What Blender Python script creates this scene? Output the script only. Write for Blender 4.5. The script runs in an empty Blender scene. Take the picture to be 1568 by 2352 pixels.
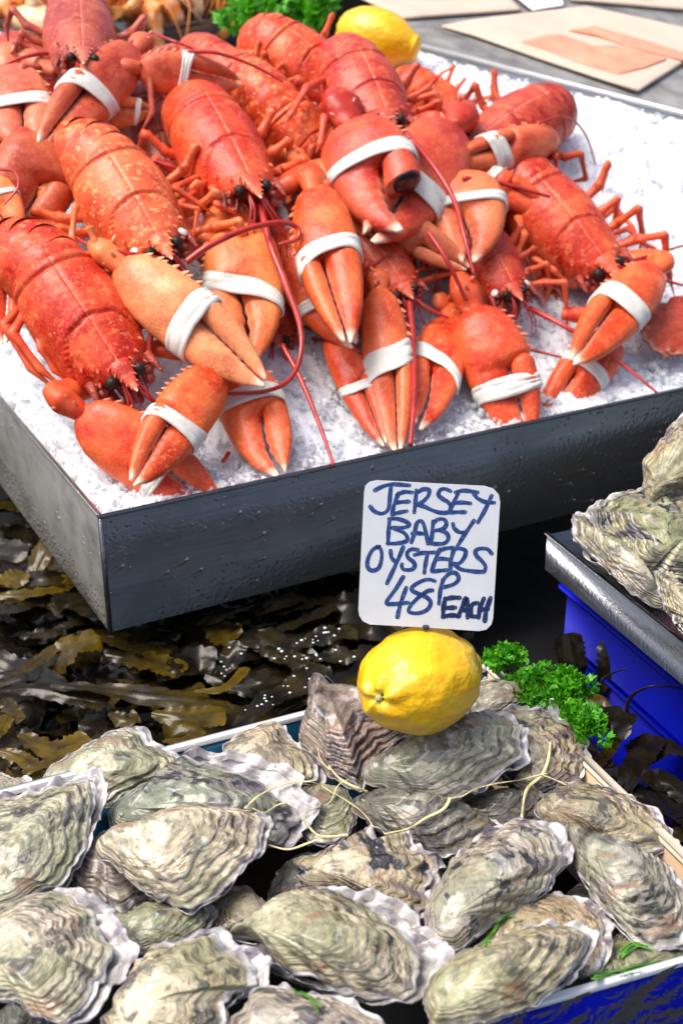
import bpy, math, random
import numpy as np
from mathutils import Vector, Matrix

random.seed(7)
RNG = np.random.RandomState(11)
scene = bpy.context.scene
COL = scene.collection
R = math.radians

# ---------------------------------------------------------------- camera
FPX = 3178.0                       # focal length in pixels of a 1568 x 2352 picture
PITCH = R(26.3)
CAMZ = 0.72
cam_d = bpy.data.cameras.new('camera')
cam = bpy.data.objects.new('camera', cam_d)
COL.objects.link(cam)
cam.location = (0, 0, CAMZ)
cam.rotation_euler = (R(90) - PITCH, 0, 0)
cam_d.sensor_fit = 'VERTICAL'
cam_d.sensor_height = 36
cam_d.sensor_width = 24
cam_d.lens = FPX / 2352 * 36
cam_d.clip_start = 0.05
cam_d.clip_end = 200
cam_d.dof.use_dof = True
cam_d.dof.focus_distance = 1.02
cam_d.dof.aperture_fstop = 8.5
scene.camera = cam

# ---------------------------------------------------------------- light
SUN_EL, SUN_AZ = R(64), R(-108)     # azimuth from +Y towards +X
w = bpy.data.worlds.new('World')
scene.world = w
w.use_nodes = True
nt = w.node_tree
bg = nt.nodes['Background']
sky = nt.nodes.new('ShaderNodeTexSky')
sky.sky_type = 'NISHITA'
sky.sun_disc = False
sky.sun_elevation = SUN_EL
sky.sun_rotation = SUN_AZ
sky.air_density = 1.0
sky.dust_density = 6.0
sky.ozone_density = 0.4
nt.links.new(sky.outputs[0], bg.inputs[0])
bg.inputs[1].default_value = 0.15
sl = bpy.data.lights.new('sun', 'SUN')
sl.energy = 2.0
sl.angle = R(32)
sl.color = (1.0, 0.95, 0.88)
so = bpy.data.objects.new('sun', sl)
COL.objects.link(so)
sd = Vector((math.sin(SUN_AZ) * math.cos(SUN_EL), math.cos(SUN_AZ) * math.cos(SUN_EL), math.sin(SUN_EL)))
so.rotation_euler = sd.to_track_quat('Z', 'Y').to_euler()
so.location = sd * 5
vs = scene.view_settings
vs.view_transform = 'Standard'
vs.look = 'None'
vs.gamma = 1
vs.use_curve_mapping = False
vs.exposure = 0.52

# ---------------------------------------------------------------- projection helpers
CF = Vector((0, math.cos(PITCH), -math.sin(PITCH)))
CU = Vector((0, math.sin(PITCH), math.cos(PITCH)))
CO = Vector((0, 0, CAMZ))

def ray(u, v):
    return CF + Vector((1, 0, 0)) * ((u - 784) / FPX) + CU * ((1176 - v) / FPX)

def at(u, v, t):
    return CO + ray(u, v) * t

def atz(u, v, z):
    r = ray(u, v)
    return CO + r * ((z - CAMZ) / r.z)

def onplane(u, v, p0, n):
    r = ray(u, v)
    return CO + r * ((p0 - CO).dot(n) / r.dot(n))

def depth(p):
    return (p - CO).dot(CF)

# tray axes
CORNER = Vector((-0.2, 1.029, 0))
TX = Vector((0.882, 0.471, 0))
TY = Vector((-0.471, 0.882, 0))
RIM, BOT = 0.206, 0.0954

def ice_z(x, y):
    s = (x - CORNER.x) * TY.x + (y - CORNER.y) * TY.y
    return np.interp(s, [-1, 0.0, 0.06, 0.14, 0.4, 0.6, 1.0], [0.196, 0.196, 0.203, 0.236, 0.375, 0.440, 0.470])

def ath(u, v, h):
    """point on the ray of picture point (u, v) that lies h above the ice"""
    r = ray(u, v)
    lo, hi = 0.6, 3.5
    for _ in range(50):
        m = (lo + hi) / 2
        p = CO + r * m
        if p.z - float(ice_z(p.x, p.y)) > h:
            lo = m
        else:
            hi = m
    return CO + r * lo

# ---------------------------------------------------------------- noise
def _hash(i, j, k, seed):
    n = (i * 374761393 + j * 668265263 + k * 2147483647 + seed * 1274126177) & 0xFFFFFFFF
    n = ((n ^ (n >> 13)) * 1274126177) & 0xFFFFFFFF
    n = (n ^ (n >> 16)) & 0xFFFFFF
    return n / float(0xFFFFFF)

def vn(p, seed=0):
    p = np.asarray(p, float)
    f = np.floor(p)
    t = p - f
    t = t * t * (3 - 2 * t)
    i = f.astype(np.int64)
    r = 0
    for a in (0, 1):
        for b in (0, 1):
            for c in (0, 1):
                wgt = (t[..., 0] if a else 1 - t[..., 0]) * (t[..., 1] if b else 1 - t[..., 1]) * (t[..., 2] if c else 1 - t[..., 2])
                r = r + wgt * _hash(i[..., 0] + a, i[..., 1] + b, i[..., 2] + c, seed)
    return r * 2 - 1

def fbm(p, seed=0, o=3):
    p = np.asarray(p, float)
    r, a = 0, 1.0
    for k in range(o):
        r = r + a * vn(p * (2.03 ** k), seed + 17 * k)
        a *= 0.5
    return r

# ---------------------------------------------------------------- mesh helpers
WM = {}

class MB:
    def __init__(s):
        s.v, s.f, s.n, s.a = [], [], 0, {}
    def add(s, V, F, **at_):
        V = np.asarray(V, float).reshape(-1, 3)
        s.v.append(V)
        for q in F:
            s.f.append(tuple(int(k) + s.n for k in q))
        for k in set(list(at_) + list(s.a)):
            arr = s.a.setdefault(k, [np.zeros(s.n)] if s.n else [])
            val = at_.get(k, 0.0)
            arr.append(np.full(len(V), val) if np.isscalar(val) else np.asarray(val, float))
        s.n += len(V)
        return s
    def mesh(s, name, smooth=True):
        me = bpy.data.meshes.new(name)
        me.from_pydata(np.concatenate(s.v).tolist(), [], s.f)
        for k, arr in s.a.items():
            me.attributes.new(k, 'FLOAT', 'POINT').data.foreach_set('value', np.concatenate(arr))
        if smooth:
            me.polygons.foreach_set('use_smooth', [True] * len(me.polygons))
        me.update()
        return me

def empty(name, M):
    o = bpy.data.objects.new(name, None)
    COL.objects.link(o)
    o.empty_display_size = 0.02
    if not isinstance(M, Matrix):
        M = Matrix.Translation(M)
    o.matrix_basis = M
    WM[o] = M
    return o

def obj(name, me, m, parent=None, M=None, color=None):
    if isinstance(me, MB):
        me = me.mesh(name)
    if not me.materials:
        me.materials.append(m)
    o = bpy.data.objects.new(name, me)
    COL.objects.link(o)
    M = M if M is not None else Matrix.Identity(4)
    WM[o] = M
    if parent is not None:
        o.parent = parent
        o.matrix_basis = WM[parent].inverted() @ M
    else:
        o.matrix_basis = M
    if color is not None:
        o.color = color
    return o

def tag(o, label=None, cat=None, group=None, kind=None):
    if label: o['label'] = label
    if cat: o['category'] = cat
    if group: o['group'] = group
    if kind: o['kind'] = kind
    return o

def gridf(nu, nv, cu=False, cv=False):
    F = []
    for i in range(nu if cu else nu - 1):
        for j in range(nv if cv else nv - 1):
            F.append((i * nv + j, ((i + 1) % nu) * nv + j, ((i + 1) % nu) * nv + (j + 1) % nv, i * nv + (j + 1) % nv))
    return F

def catmull(P, n, closed=False):
    P = np.asarray(P, float)
    m = len(P)
    if closed:
        idx = lambda i: P[i % m]
        segs = m
    else:
        ext = np.vstack([2 * P[0] - P[1], P, 2 * P[-1] - P[-2]])
        idx = lambda i: ext[i + 1]
        segs = m - 1
    d = []
    for i in range(segs):
        p0, p1, p2, p3 = idx(i - 1), idx(i), idx(i + 1), idx(i + 2)
        for t in np.linspace(0, 1, 24, endpoint=False):
            d.append(0.5 * ((2 * p1) + (-p0 + p2) * t + (2 * p0 - 5 * p1 + 4 * p2 - p3) * t * t + (-p0 + 3 * p1 - 3 * p2 + p3) * t ** 3))
    d.append(P[0] if closed else P[-1])
    d = np.array(d)
    L = np.concatenate([[0], np.cumsum(np.linalg.norm(np.diff(d, axis=0), axis=1))])
    s = np.linspace(0, L[-1], n, endpoint=not closed)
    return np.stack([np.interp(s, L, d[:, k]) for k in range(P.shape[1])], 1)

def tube(P, rad, n=8, flat=1.0, caps=True):
    P = np.asarray(P, float)
    m = len(P)
    rad = np.asarray(rad, float) * np.ones(m)
    T = np.gradient(P, axis=0)
    T /= np.linalg.norm(T, axis=1)[:, None] + 1e-9
    ref = np.array([0.13, 0.21, 0.97])
    if abs(T[0] @ ref) > 0.9: ref = np.array([1.0, 0.1, 0])
    N = []
    cur = ref - T[0] * (ref @ T[0])
    for i in range(m):
        cur = cur - T[i] * (cur @ T[i])
        cur = cur / (np.linalg.norm(cur) + 1e-9)
        N.append(cur)
    N = np.array(N)
    B = np.cross(T, N)
    a = np.linspace(0, 2 * np.pi, n, endpoint=False)
    V = P[:, None, :] + rad[:, None, None] * (np.cos(a)[None, :, None] * B[:, None, :] + flat * np.sin(a)[None, :, None] * N[:, None, :])
    F = gridf(m, n, cv=True)
    V = V.reshape(-1, 3)
    if caps:
        V = np.vstack([V, P[0], P[-1]])
        k = m * n
        F += [(k, j, (j + 1) % n) for j in range(n)]
        F += [(k + 1, (m - 1) * n + (j + 1) % n, (m - 1) * n + j) for j in range(n)]
    return V, F

def sphere(c, r, nu=10, nv=8):
    V, c = [], np.asarray(c, float)
    r = np.asarray(r, float) * np.ones(3)
    for i in range(nv + 1):
        th = math.pi * i / nv
        for j in range(nu):
            ph = 2 * math.pi * j / nu
            V.append(c + r * np.array([math.sin(th) * math.cos(ph), math.sin(th) * math.sin(ph), math.cos(th)]))
    F = []
    for i in range(nv):
        for j in range(nu):
            F.append((i * nu + j, (i + 1) * nu + j, (i + 1) * nu + (j + 1) % nu, i * nu + (j + 1) % nu))
    return np.array(V), F

def cone(p, d, r, h, n=7):
    p, d = np.asarray(p, float), np.asarray(d, float)
    d = d / np.linalg.norm(d)
    return tube([p - d * h * 0.3, p + d * h * 0.35, p + d * h * 0.8, p + d * h], [r, r * 0.75, r * 0.3, r * 0.05], n)

def box(mb, c, sx, sy, sz, X=(1, 0, 0), Y=(0, 1, 0), Z=(0, 0, 1), bev=0.0, **at_):
    """bevelled box centred on c with half sizes along X, Y, Z"""
    c, X, Y, Z = [np.asarray(q, float) for q in (c, X, Y, Z)]
    b = min(bev, sx * .9, sy * .9, sz * .9)
    if b <= 0:
        V = [c + X * sx * i + Y * sy * j + Z * sz * k for i in (-1, 1) for j in (-1, 1) for k in (-1, 1)]
        F = [(0, 1, 3, 2), (4, 6, 7, 5), (0, 4, 5, 1), (2, 3, 7, 6), (0, 2, 6, 4), (1, 5, 7, 3)]
        return mb.add(V, F, **at_)
    V, id_ = [], {}
    for i in (-1, 1):
        for j in (-1, 1):
            for k in (-1, 1):
                for ax in range(3):
                    q = [i * (sx - b), j * (sy - b), k * (sz - b)]
                    q[ax] = (i * sx, j * sy, k * sz)[ax]
                    id_[i, j, k, ax] = len(V)
                    V.append(c + X * q[0] + Y * q[1] + Z * q[2])
    F = []
    for ax in range(3):
        o1, o2 = [a for a in range(3) if a != ax]
        for s_ in (-1, 1):
            q = []
            for a, bb in ((-1, -1), (1, -1), (1, 1), (-1, 1)):
                t = [0, 0, 0]; t[ax] = s_; t[o1] = a; t[o2] = bb
                q.append(id_[t[0], t[1], t[2], ax])
            F.append(tuple(q))
            for bb in (-1, 1):
                pass
    for ax in range(3):                      # edges along ax
        o1, o2 = [a for a in range(3) if a != ax]
        for a in (-1, 1):
            for bb in (-1, 1):
                q = []
                for s_, w_ in ((-1, o1), (1, o1), (1, o2), (-1, o2)):
                    t = [0, 0, 0]; t[ax] = s_; t[o1] = a; t[o2] = bb
                    q.append(id_[t[0], t[1], t[2], w_])
                F.append(tuple(q))
    for i in (-1, 1):
        for j in (-1, 1):
            for k in (-1, 1):
                F.append(tuple(id_[i, j, k, ax] for ax in range(3)))
    return mb.add(V, F, **at_)

def frame(X, Zhint, o=(0, 0, 0), sx=1, sy=1, sz=1):
    X = Vector(X).normalized()
    Z = Vector(Zhint)
    Z = (Z - X * Z.dot(X)).normalized()
    Y = Z.cross(X)
    M = Matrix((X * sx, Y * sy, Z * sz)).transposed().to_4x4()
    M.translation = Vector(o)
    return M

# ---------------------------------------------------------------- materials
def mat(name):
    m = bpy.data.materials.new(name)
    m.use_nodes = True
    n = m.node_tree.nodes
    return m, n, m.node_tree.links, n['Principled BSDF']

def N(n, t, **kw):
    o = n.new('ShaderNode' + t)
    for k, v_ in kw.items():
        if k in ('inputs',):
            for a, b in v_.items(): o.inputs[a].default_value = b
        else:
            setattr(o, k, v_)
    return o

def mix(n, l, fac, a, b, bt='MIX'):
    m = n.new('ShaderNodeMix')
    m.data_type = 'RGBA'
    m.blend_type = bt
    for s_, val in ((0, fac), (6, a), (7, b)):
        if isinstance(val, (int, float)): m.inputs[s_].default_value = val
        elif isinstance(val, tuple): m.inputs[s_].default_value = val if len(val) == 4 else val + (1,)
        else: l.new(val, m.inputs[s_])
    return m.outputs[2]

def ramp(n, l, src, stops, interp='LINEAR'):
    r = n.new('ShaderNodeValToRGB')
    r.color_ramp.interpolation = interp
    e = r.color_ramp.elements
    while len(e) < len(stops): e.new(0.5)
    for q, (p, c) in zip(e, stops):
        q.position = p
        q.color = c if len(c) == 4 else tuple(c) + (1,)
    l.new(src, r.inputs[0])
    return r.outputs[0]

def noise(n, l, scale, detail=3, rough=.55, vec=None, dist=0):
    q = N(n, 'TexNoise', inputs={'Scale': scale, 'Detail': detail, 'Roughness': rough, 'Distortion': dist})
    if vec is not None: l.new(vec, q.inputs['Vector'])
    return q.outputs['Fac']

def bump(n, l, h, strength, dist, nrm=None):
    b = N(n, 'Bump', inputs={'Strength': strength, 'Distance': dist})
    l.new(h, b.inputs['Height'])
    if nrm is not None: l.new(nrm, b.inputs['Normal'])
    return b.outputs[0]

def attr(n, name):
    a = n.new('ShaderNodeAttribute'); a.attribute_name = name
    return a.outputs['Fac']

W_, K_ = (1, 1, 1), (0, 0, 0)

def shell_material(name, scl):
    m, n, l, b = mat(name)
    oi = n.new('ShaderNodeObjectInfo')
    tc = n.new('ShaderNodeTexCoord')
    off = N(n, 'VectorMath', operation='SCALE', inputs={3: 37.0}); 
    cmb = n.new('ShaderNodeCombineXYZ')
    for k in range(3): l.new(oi.outputs['Random'], cmb.inputs[k])
    l.new(cmb.outputs[0], off.inputs[0])
    add = N(n, 'VectorMath', operation='ADD')
    l.new(tc.outputs['Object'], add.inputs[0]); l.new(off.outputs[0], add.inputs[1])
    P = add.outputs[0]
    big = noise(n, l, 4 * scl, 3, .6, P)
    fine = noise(n, l, 22 * scl, 4, .65, P)
    base = oi.outputs['Color']
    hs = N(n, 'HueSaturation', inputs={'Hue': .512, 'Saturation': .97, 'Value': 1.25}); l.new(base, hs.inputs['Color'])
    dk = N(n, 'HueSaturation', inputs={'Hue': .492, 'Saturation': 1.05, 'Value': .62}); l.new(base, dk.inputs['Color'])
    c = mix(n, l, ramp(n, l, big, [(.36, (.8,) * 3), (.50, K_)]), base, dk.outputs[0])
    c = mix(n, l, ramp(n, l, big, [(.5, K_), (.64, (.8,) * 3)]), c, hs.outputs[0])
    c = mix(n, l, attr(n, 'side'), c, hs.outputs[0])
    # pale flecks
    sp = ramp(n, l, fine, [(.555, K_), (.615, W_)])
    sm = N(n, 'Math', operation='MULTIPLY'); l.new(sp, sm.inputs[0]); l.new(oi.outputs['Alpha'], sm.inputs[1])
    c = mix(n, l, sm.outputs[0], c, (.86, .36, .14))
    vor = N(n, 'TexVoronoi', inputs={'Scale': 14 * scl}); l.new(P, vor.inputs['Vector'])
    dots = ramp(n, l, vor.outputs['Distance'], [(.08, W_), (.13, K_)])
    dm = N(n, 'Math', operation='MULTIPLY'); l.new(dots, dm.inputs[0]); l.new(oi.outputs['Alpha'], dm.inputs[1])
    c = mix(n, l, dm.outputs[0], c, (.85, .5, .3))
    mott = noise(n, l, 75 * scl, 2, .5, P)
    c = mix(n, l, ramp(n, l, mott, [(.40, (.28,) * 3), (.5, K_)]), c, dk.outputs[0])
    c = mix(n, l, ramp(n, l, mott, [(.55, K_), (.64, (.35,) * 3)]), c, hs.outputs[0])
    c = mix(n, l, attr(n, 'pale'), c, (.9, .74, .56))
    l.new(c, b.inputs['Base Color'])
    rr = N(n, 'MapRange', inputs={'From Min': .3, 'From Max': .7, 'To Min': .30, 'To Max': .55}); l.new(fine, rr.inputs['Value'])
    l.new(rr.outputs[0], b.inputs['Roughness'])
    b.inputs['Specular IOR Level'].default_value = .35
    b.inputs['Coat Weight'].default_value = .08
    b.inputs['Coat Roughness'].default_value = .12
    b.inputs['Subsurface Radius'].default_value = (.008, .002, .001)
    b.inputs['Subsurface Scale'].default_value = .5
    pim = noise(n, l, 55 * scl, 3, .6, P)
    nb = bump(n, l, pim, .07, .02 / scl)
    med = noise(n, l, 9 * scl, 3, .6, P)
    l.new(bump(n, l, med, .07, .05 / scl, nb), b.inputs['Normal'])
    return m

def plain(name, col, rough=.5, metal=0, coat=0, spec=.5, nz=None, bmp=None):
    m, n, l, b = mat(name)
    b.inputs['Roughness'].default_value = rough
    b.inputs['Metallic'].default_value = metal
    b.inputs['Coat Weight'].default_value = coat
    b.inputs['Specular IOR Level'].default_value = spec
    tc = n.new('ShaderNodeTexCoord')
    sc, amt = nz or (40, .15)
    f = noise(n, l, sc, 4, .6, tc.outputs['Object'])
    lo = tuple(q * (1 - amt) for q in col); hi = tuple(min(1, q * (1 + amt)) for q in col)
    l.new(ramp(n, l, f, [(.3, lo), (.7, hi)]), b.inputs['Base Color'])
    if bmp:
        l.new(bump(n, l, noise(n, l, bmp[0], 3, .6, tc.outputs['Object']), bmp[1], bmp[2]), b.inputs['Normal'])
    return m

MT = {}
MT['shell'] = shell_material('lobster_shell', 1.0)
MT['eye'] = plain('lobster_eye', (.018, .012, .009), .5, coat=.0, spec=.3, nz=(4, .5))
MT['band'] = plain('rubber_band', (.68, .67, .62), .45, nz=(60, .08), bmp=(90, .15, .003))
MT['meat'] = plain('mouthparts', (.30, .035, .018), .35, coat=.3, nz=(20, .5), bmp=(30, .4, .02))
MT['feeler'] = plain('feeler', (.42, .022, .018), .35, coat=.2, nz=(60, .35))
MT['membrane'] = plain('white_membrane', (.78, .74, .70), .35, nz=(30, .1))
MT['black'] = plain('black_stub', (.008, .008, .012), .25, coat=.4)

# ---------------------------------------------------------------- steel tray and ice
def steel(name, col, rough, drops=True, brushed=(3, 3, 90)):
    m, n, l, b = mat(name)
    tc = n.new('ShaderNodeTexCoord')
    mp = n.new('ShaderNodeMapping'); mp.inputs['Scale'].default_value = brushed
    l.new(tc.outputs['Object'], mp.inputs[0])
    f = noise(n, l, 6, 4, .6, mp.outputs[0])
    st = noise(n, l, 14, 4, .65, tc.outputs['Object'])
    c = ramp(n, l, f, [(.25, tuple(q * .75 for q in col)), (.75, tuple(min(1, q * 1.2) for q in col))])
    c = mix(n, l, ramp(n, l, st, [(.45, K_), (.7, (.5,) * 3)]), c, tuple(q * .6 for q in col))
    l.new(c, b.inputs['Base Color'])
    b.inputs['Metallic'].default_value = .9
    rr = N(n, 'MapRange', inputs={'From Min': .3, 'From Max': .7, 'To Min': rough * .7, 'To Max': rough * 1.4}); l.new(st, rr.inputs['Value'])
    l.new(rr.outputs[0], b.inputs['Roughness'])
    nb = bump(n, l, noise(n, l, 260, 3, .6, tc.outputs['Object']), .25, .0015)
    if drops:
        v = N(n, 'TexVoronoi', inputs={'Scale': 150.0, 'Randomness': 1.0}); l.new(tc.outputs['Object'], v.inputs['Vector'])
        d = ramp(n, l, v.outputs['Distance'], [(.0, W_), (.35, K_)], 'EASE')
        msk = ramp(n, l, noise(n, l, 30, 3, .6, tc.outputs['Object']), [(.45, K_), (.6, W_)])
        mm = N(n, 'Math', operation='MULTIPLY'); l.new(d, mm.inputs[0]); l.new(msk, mm.inputs[1])
        nb = bump(n, l, mm.outputs[0], .3, .0025, nb)
    l.new(nb, b.inputs['Normal'])
    return m
MT['steel'] = steel('stainless_steel', (.17, .168, .165), .16)  # darker than plain steel: front wall's dark reflection put into the colour
MT['steel_side'] = steel('stainless_steel_lit', (.46, .45, .42), .42)  # lighter copy of the steel: side wall's bright reflection put into the colour
MT['steel_light'] = steel('stainless_steel_light', (.60, .61, .62), .35, False)
MT['steel2'] = steel('stainless_steel_dry', (.17, .18, .20), .22, False)
MT['water'], n_, l_, b_ = mat('water_drop')
b_.inputs['Base Color'].default_value = (.55, .58, .6, 1); b_.inputs['Roughness'].default_value = .04
b_.inputs['Transmission Weight'].default_value = .15; b_.inputs['Specular IOR Level'].default_value = .8; b_.inputs['IOR'].default_value = 1.33
n_a = noise(n_, l_, 50, 2); l_.new(ramp(n_, l_, n_a, [(.3, (.20, .205, .21)), (.7, (.34, .345, .35))]), b_.inputs['Base Color'])

EX, EY, EZ = np.array(TX), np.array(TY), np.array([0, 0, 1.0])
C0 = np.array(CORNER)
TL, TW, TH = 1.05, 1.0, 0.0012          # tray length, depth, sheet half thickness
tray = empty('lobster_tray', Vector(CORNER) + Vector((0, 0, BOT)))
tag(tray, 'large stainless steel tray filled with crushed ice and red lobsters', 'tray')
hz = (RIM - BOT) / 2
def tray_wall(name, a, b_, zt=RIM):
    a, b_ = np.array(a, float), np.array(b_, float)
    d = b_ - a; L = np.linalg.norm(d); d /= L
    q = np.array([-d[1], d[0], 0])
    mb = MB()
    h = (zt - BOT) / 2
    box(mb, (a + b_) / 2 + EZ * (BOT + h), L / 2, TH, h, d, q, EZ, bev=.0006)
    box(mb, (a + b_) / 2 + EZ * (zt + .0012) , L / 2 + .001, TH * 1.9, .0014, d, q, EZ, bev=.0008)   # folded lip
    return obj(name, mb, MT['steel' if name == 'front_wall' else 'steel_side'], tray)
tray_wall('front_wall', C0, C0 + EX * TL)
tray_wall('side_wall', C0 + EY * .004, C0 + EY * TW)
mb = MB(); box(mb, C0 + EX * TL / 2 + EY * TW / 2 + EZ * (BOT + .002), TL / 2 - .003, TW / 2 - .003, .001, EX, EY, EZ)
obj('base', mb, MT['steel'], tray)
mb = MB(); V, F = tube([C0 + EZ * (BOT + .001), C0 + EZ * (RIM - .001)], .0022, 8); mb.add(V, F)
obj('corner_seam', mb, MT['steel2'], tray)
# water drops clinging to the front and left walls
mb = MB()
rr_ = np.random.RandomState(3)
for k in range(330):
    front = rr_.rand() < .72
    a = rr_.rand() * (.75 if front else .45)
    z = BOT + .006 + rr_.rand() ** .8 * (RIM - BOT - .012)
    if vn(np.array([[a * 18, z * 30, 3.3 if front else 9.1]]))[0] < -.12: continue
    nrm = -EY if front else -EX
    along = EX if front else EY
    p = C0 + along * a + EZ * z + nrm * TH
    r = .0005 + .0013 * rr_.rand() ** 2.5
    V, F = sphere((0, 0, 0), 1, 7, 5)
    V = V[:, :1] * along * r * (.8 + .5 * rr_.rand()) + V[:, 1:2] * EZ * r * (1 + .6 * rr_.rand()) + V[:, 2:] * nrm * r * .28 + p
    mb.add(V, F)
tag(obj('water_drops', mb, MT['steel_side'], tray), kind='stuff')

m, n, l, b = mat('crushed_ice')
tc = n.new('ShaderNodeTexCoord')
f = noise(n, l, 60, 4, .6, tc.outputs['Object'])
l.new(ramp(n, l, f, [(.3, (.66, .71, .80)), (.65, (.84, .87, .92))]), b.inputs['Base Color'])
b.inputs['Roughness'].default_value = .12
b.inputs['IOR'].default_value = 1.31
b.inputs['Subsurface Weight'].default_value = .6
b.inputs['Subsurface Radius'].default_value = (.01, .012, .014)
b.inputs['Subsurface Scale'].default_value = 1.0
l.new(bump(n, l, noise(n, l, 220, 3, .65, tc.outputs['Object']), .5, .003), b.inputs['Normal'])
MT['ice'] = m
m, n, l, b = mat('ice_splinter')
tc = n.new('ShaderNodeTexCoord')
l.new(ramp(n, l, noise(n, l, 90, 3, .6, tc.outputs['Object']), [(.3, (.88, .91, .96)), (.65, (.97, .98, 1))]), b.inputs['Base Color'])
b.inputs['Roughness'].default_value = .08
b.inputs['IOR'].default_value = 1.31
b.inputs['Transmission Weight'].default_value = .55
MT['icechip'] = m

# ice bed: a bumpy sheet plus thousands of splinters
def ice_top(x, y):
    a, b = at(870, 84, 1.765), at(1640, 282, 1.69)
    dx, dy = b.x - a.x, b.y - a.y; ln = math.hypot(dx, dy)
    d = -((dx * (y - a.y) - dy * (x - a.x)) / ln)
    t = ((x - a.x) * dx + (y - a.y) * dy) / ln ** 2
    ez = a.z + (b.z - a.z) * np.clip(t, -.3, 1.2) - .004
    z = ice_z(x, y)
    k = np.clip(1 - d / .24, 0, 1); k = k * k * (3 - 2 * k) * np.clip((t + .25) / .25, 0, 1)
    z = z + np.maximum(0, ez - z) * k
    ga = (x - CORNER.x) * TX.x + (y - CORNER.y) * TX.y
    g = np.clip(ga / .22, 0, 1); g = g * g * (3 - 2 * g)
    return .197 + (z - .197) * g
na, nb_ = 420, 340
A = np.linspace(.004, TL - .004, na); B = np.linspace(.004, TW - .004, nb_) ** 1.0
GA, GB = np.meshgrid(A, B, indexing='ij')
X = C0[0] + EX[0] * GA + EY[0] * GB; Y = C0[1] + EX[1] * GA + EY[1] * GB
Z = ice_top(X, Y)
Pn = np.stack([X, Y, X * 0], -1)
def icebump(Pn):
    c = vn(Pn * 95, 5); d = vn(Pn * 210, 8)
    return .006 * fbm(Pn * 24, 2, 3) + .0042 * np.abs(c) + .0026 * np.abs(d)
edge = np.clip(np.minimum(GA, GB) / .02, 0, 1)
Z = Z - .006 + icebump(Pn) * (.4 + .6 * edge) - .004 * (1 - edge)
def beyond(x, y):
    a, b = at(870, 84, 1.765), at(1640, 282, 1.69)
    return ((b.x - a.x) * (y - a.y) - (b.y - a.y) * (x - a.x)) / math.hypot(b.x - a.x, b.y - a.y) > -.006
Z = np.where(beyond(X, Y) , Z - .16, Z)
mb = MB(); mb.add(np.stack([X, Y, Z], -1).reshape(-1, 3), gridf(na, nb_))
tag(obj('crushed_ice', mb, MT['ice']), 'bed of crushed white ice heaped in the steel tray', 'ice', kind='stuff')
mb = MB()
ri = np.random.RandomState(5)
ico_t = (1 + 5 ** .5) / 2
ICO = np.array([(-1, ico_t, 0), (1, ico_t, 0), (-1, -ico_t, 0), (1, -ico_t, 0), (0, -1, ico_t), (0, 1, ico_t), (0, -1, -ico_t), (0, 1, -ico_t), (ico_t, 0, -1), (ico_t, 0, 1), (-ico_t, 0, -1), (-ico_t, 0, 1)]) / 1.9
ICF = [(0, 11, 5), (0, 5, 1), (0, 1, 7), (0, 7, 10), (0, 10, 11), (1, 5, 9), (5, 11, 4), (11, 10, 2), (10, 7, 6), (7, 1, 8), (3, 9, 4), (3, 4, 2), (3, 2, 6), (3, 6, 8), (3, 8, 9), (4, 9, 5), (2, 4, 11), (6, 2, 10), (8, 6, 7), (9, 8, 1)]
def rotm(rs):
    q = rs.randn(4); q /= np.linalg.norm(q)
    return np.array(Matrix.Rotation(0, 3, 'X') if False else Vector((0,)) if False else __import__('mathutils').Quaternion(q).to_matrix())
for k in range(14000):
    a, bq = ri.rand() * (TL - .02) + .01, ri.rand() ** 1.4 * (TW - .1) + .008
    x = C0[0] + EX[0] * a + EY[0] * bq; y = C0[1] + EX[1] * a + EY[1] * bq
    if beyond(x, y): continue
    r = .0010 + (.0038 if bq < .16 else .0016) * ri.rand() ** 2.2
    if k % 9 == 0: r = .0028 + .0035 * ri.rand()
    S = rotm(ri) @ np.diag(r * (np.array([1, .75, .55]) + .5 * ri.rand(3) - .2)) @ rotm(ri)
    V = (ICO * (.75 + .5 * ri.rand(12, 1))) @ S.T + np.array([x, y, float(ice_top(x, y)) - .003 + .003 * ri.rand()])
    mb.add(V, ICF)
tag(obj('ice_splinters', mb.mesh('ice_splinters', smooth=False), MT['icechip']), 'loose clear ice splinters on the ice bed', 'ice', kind='stuff')

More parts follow.
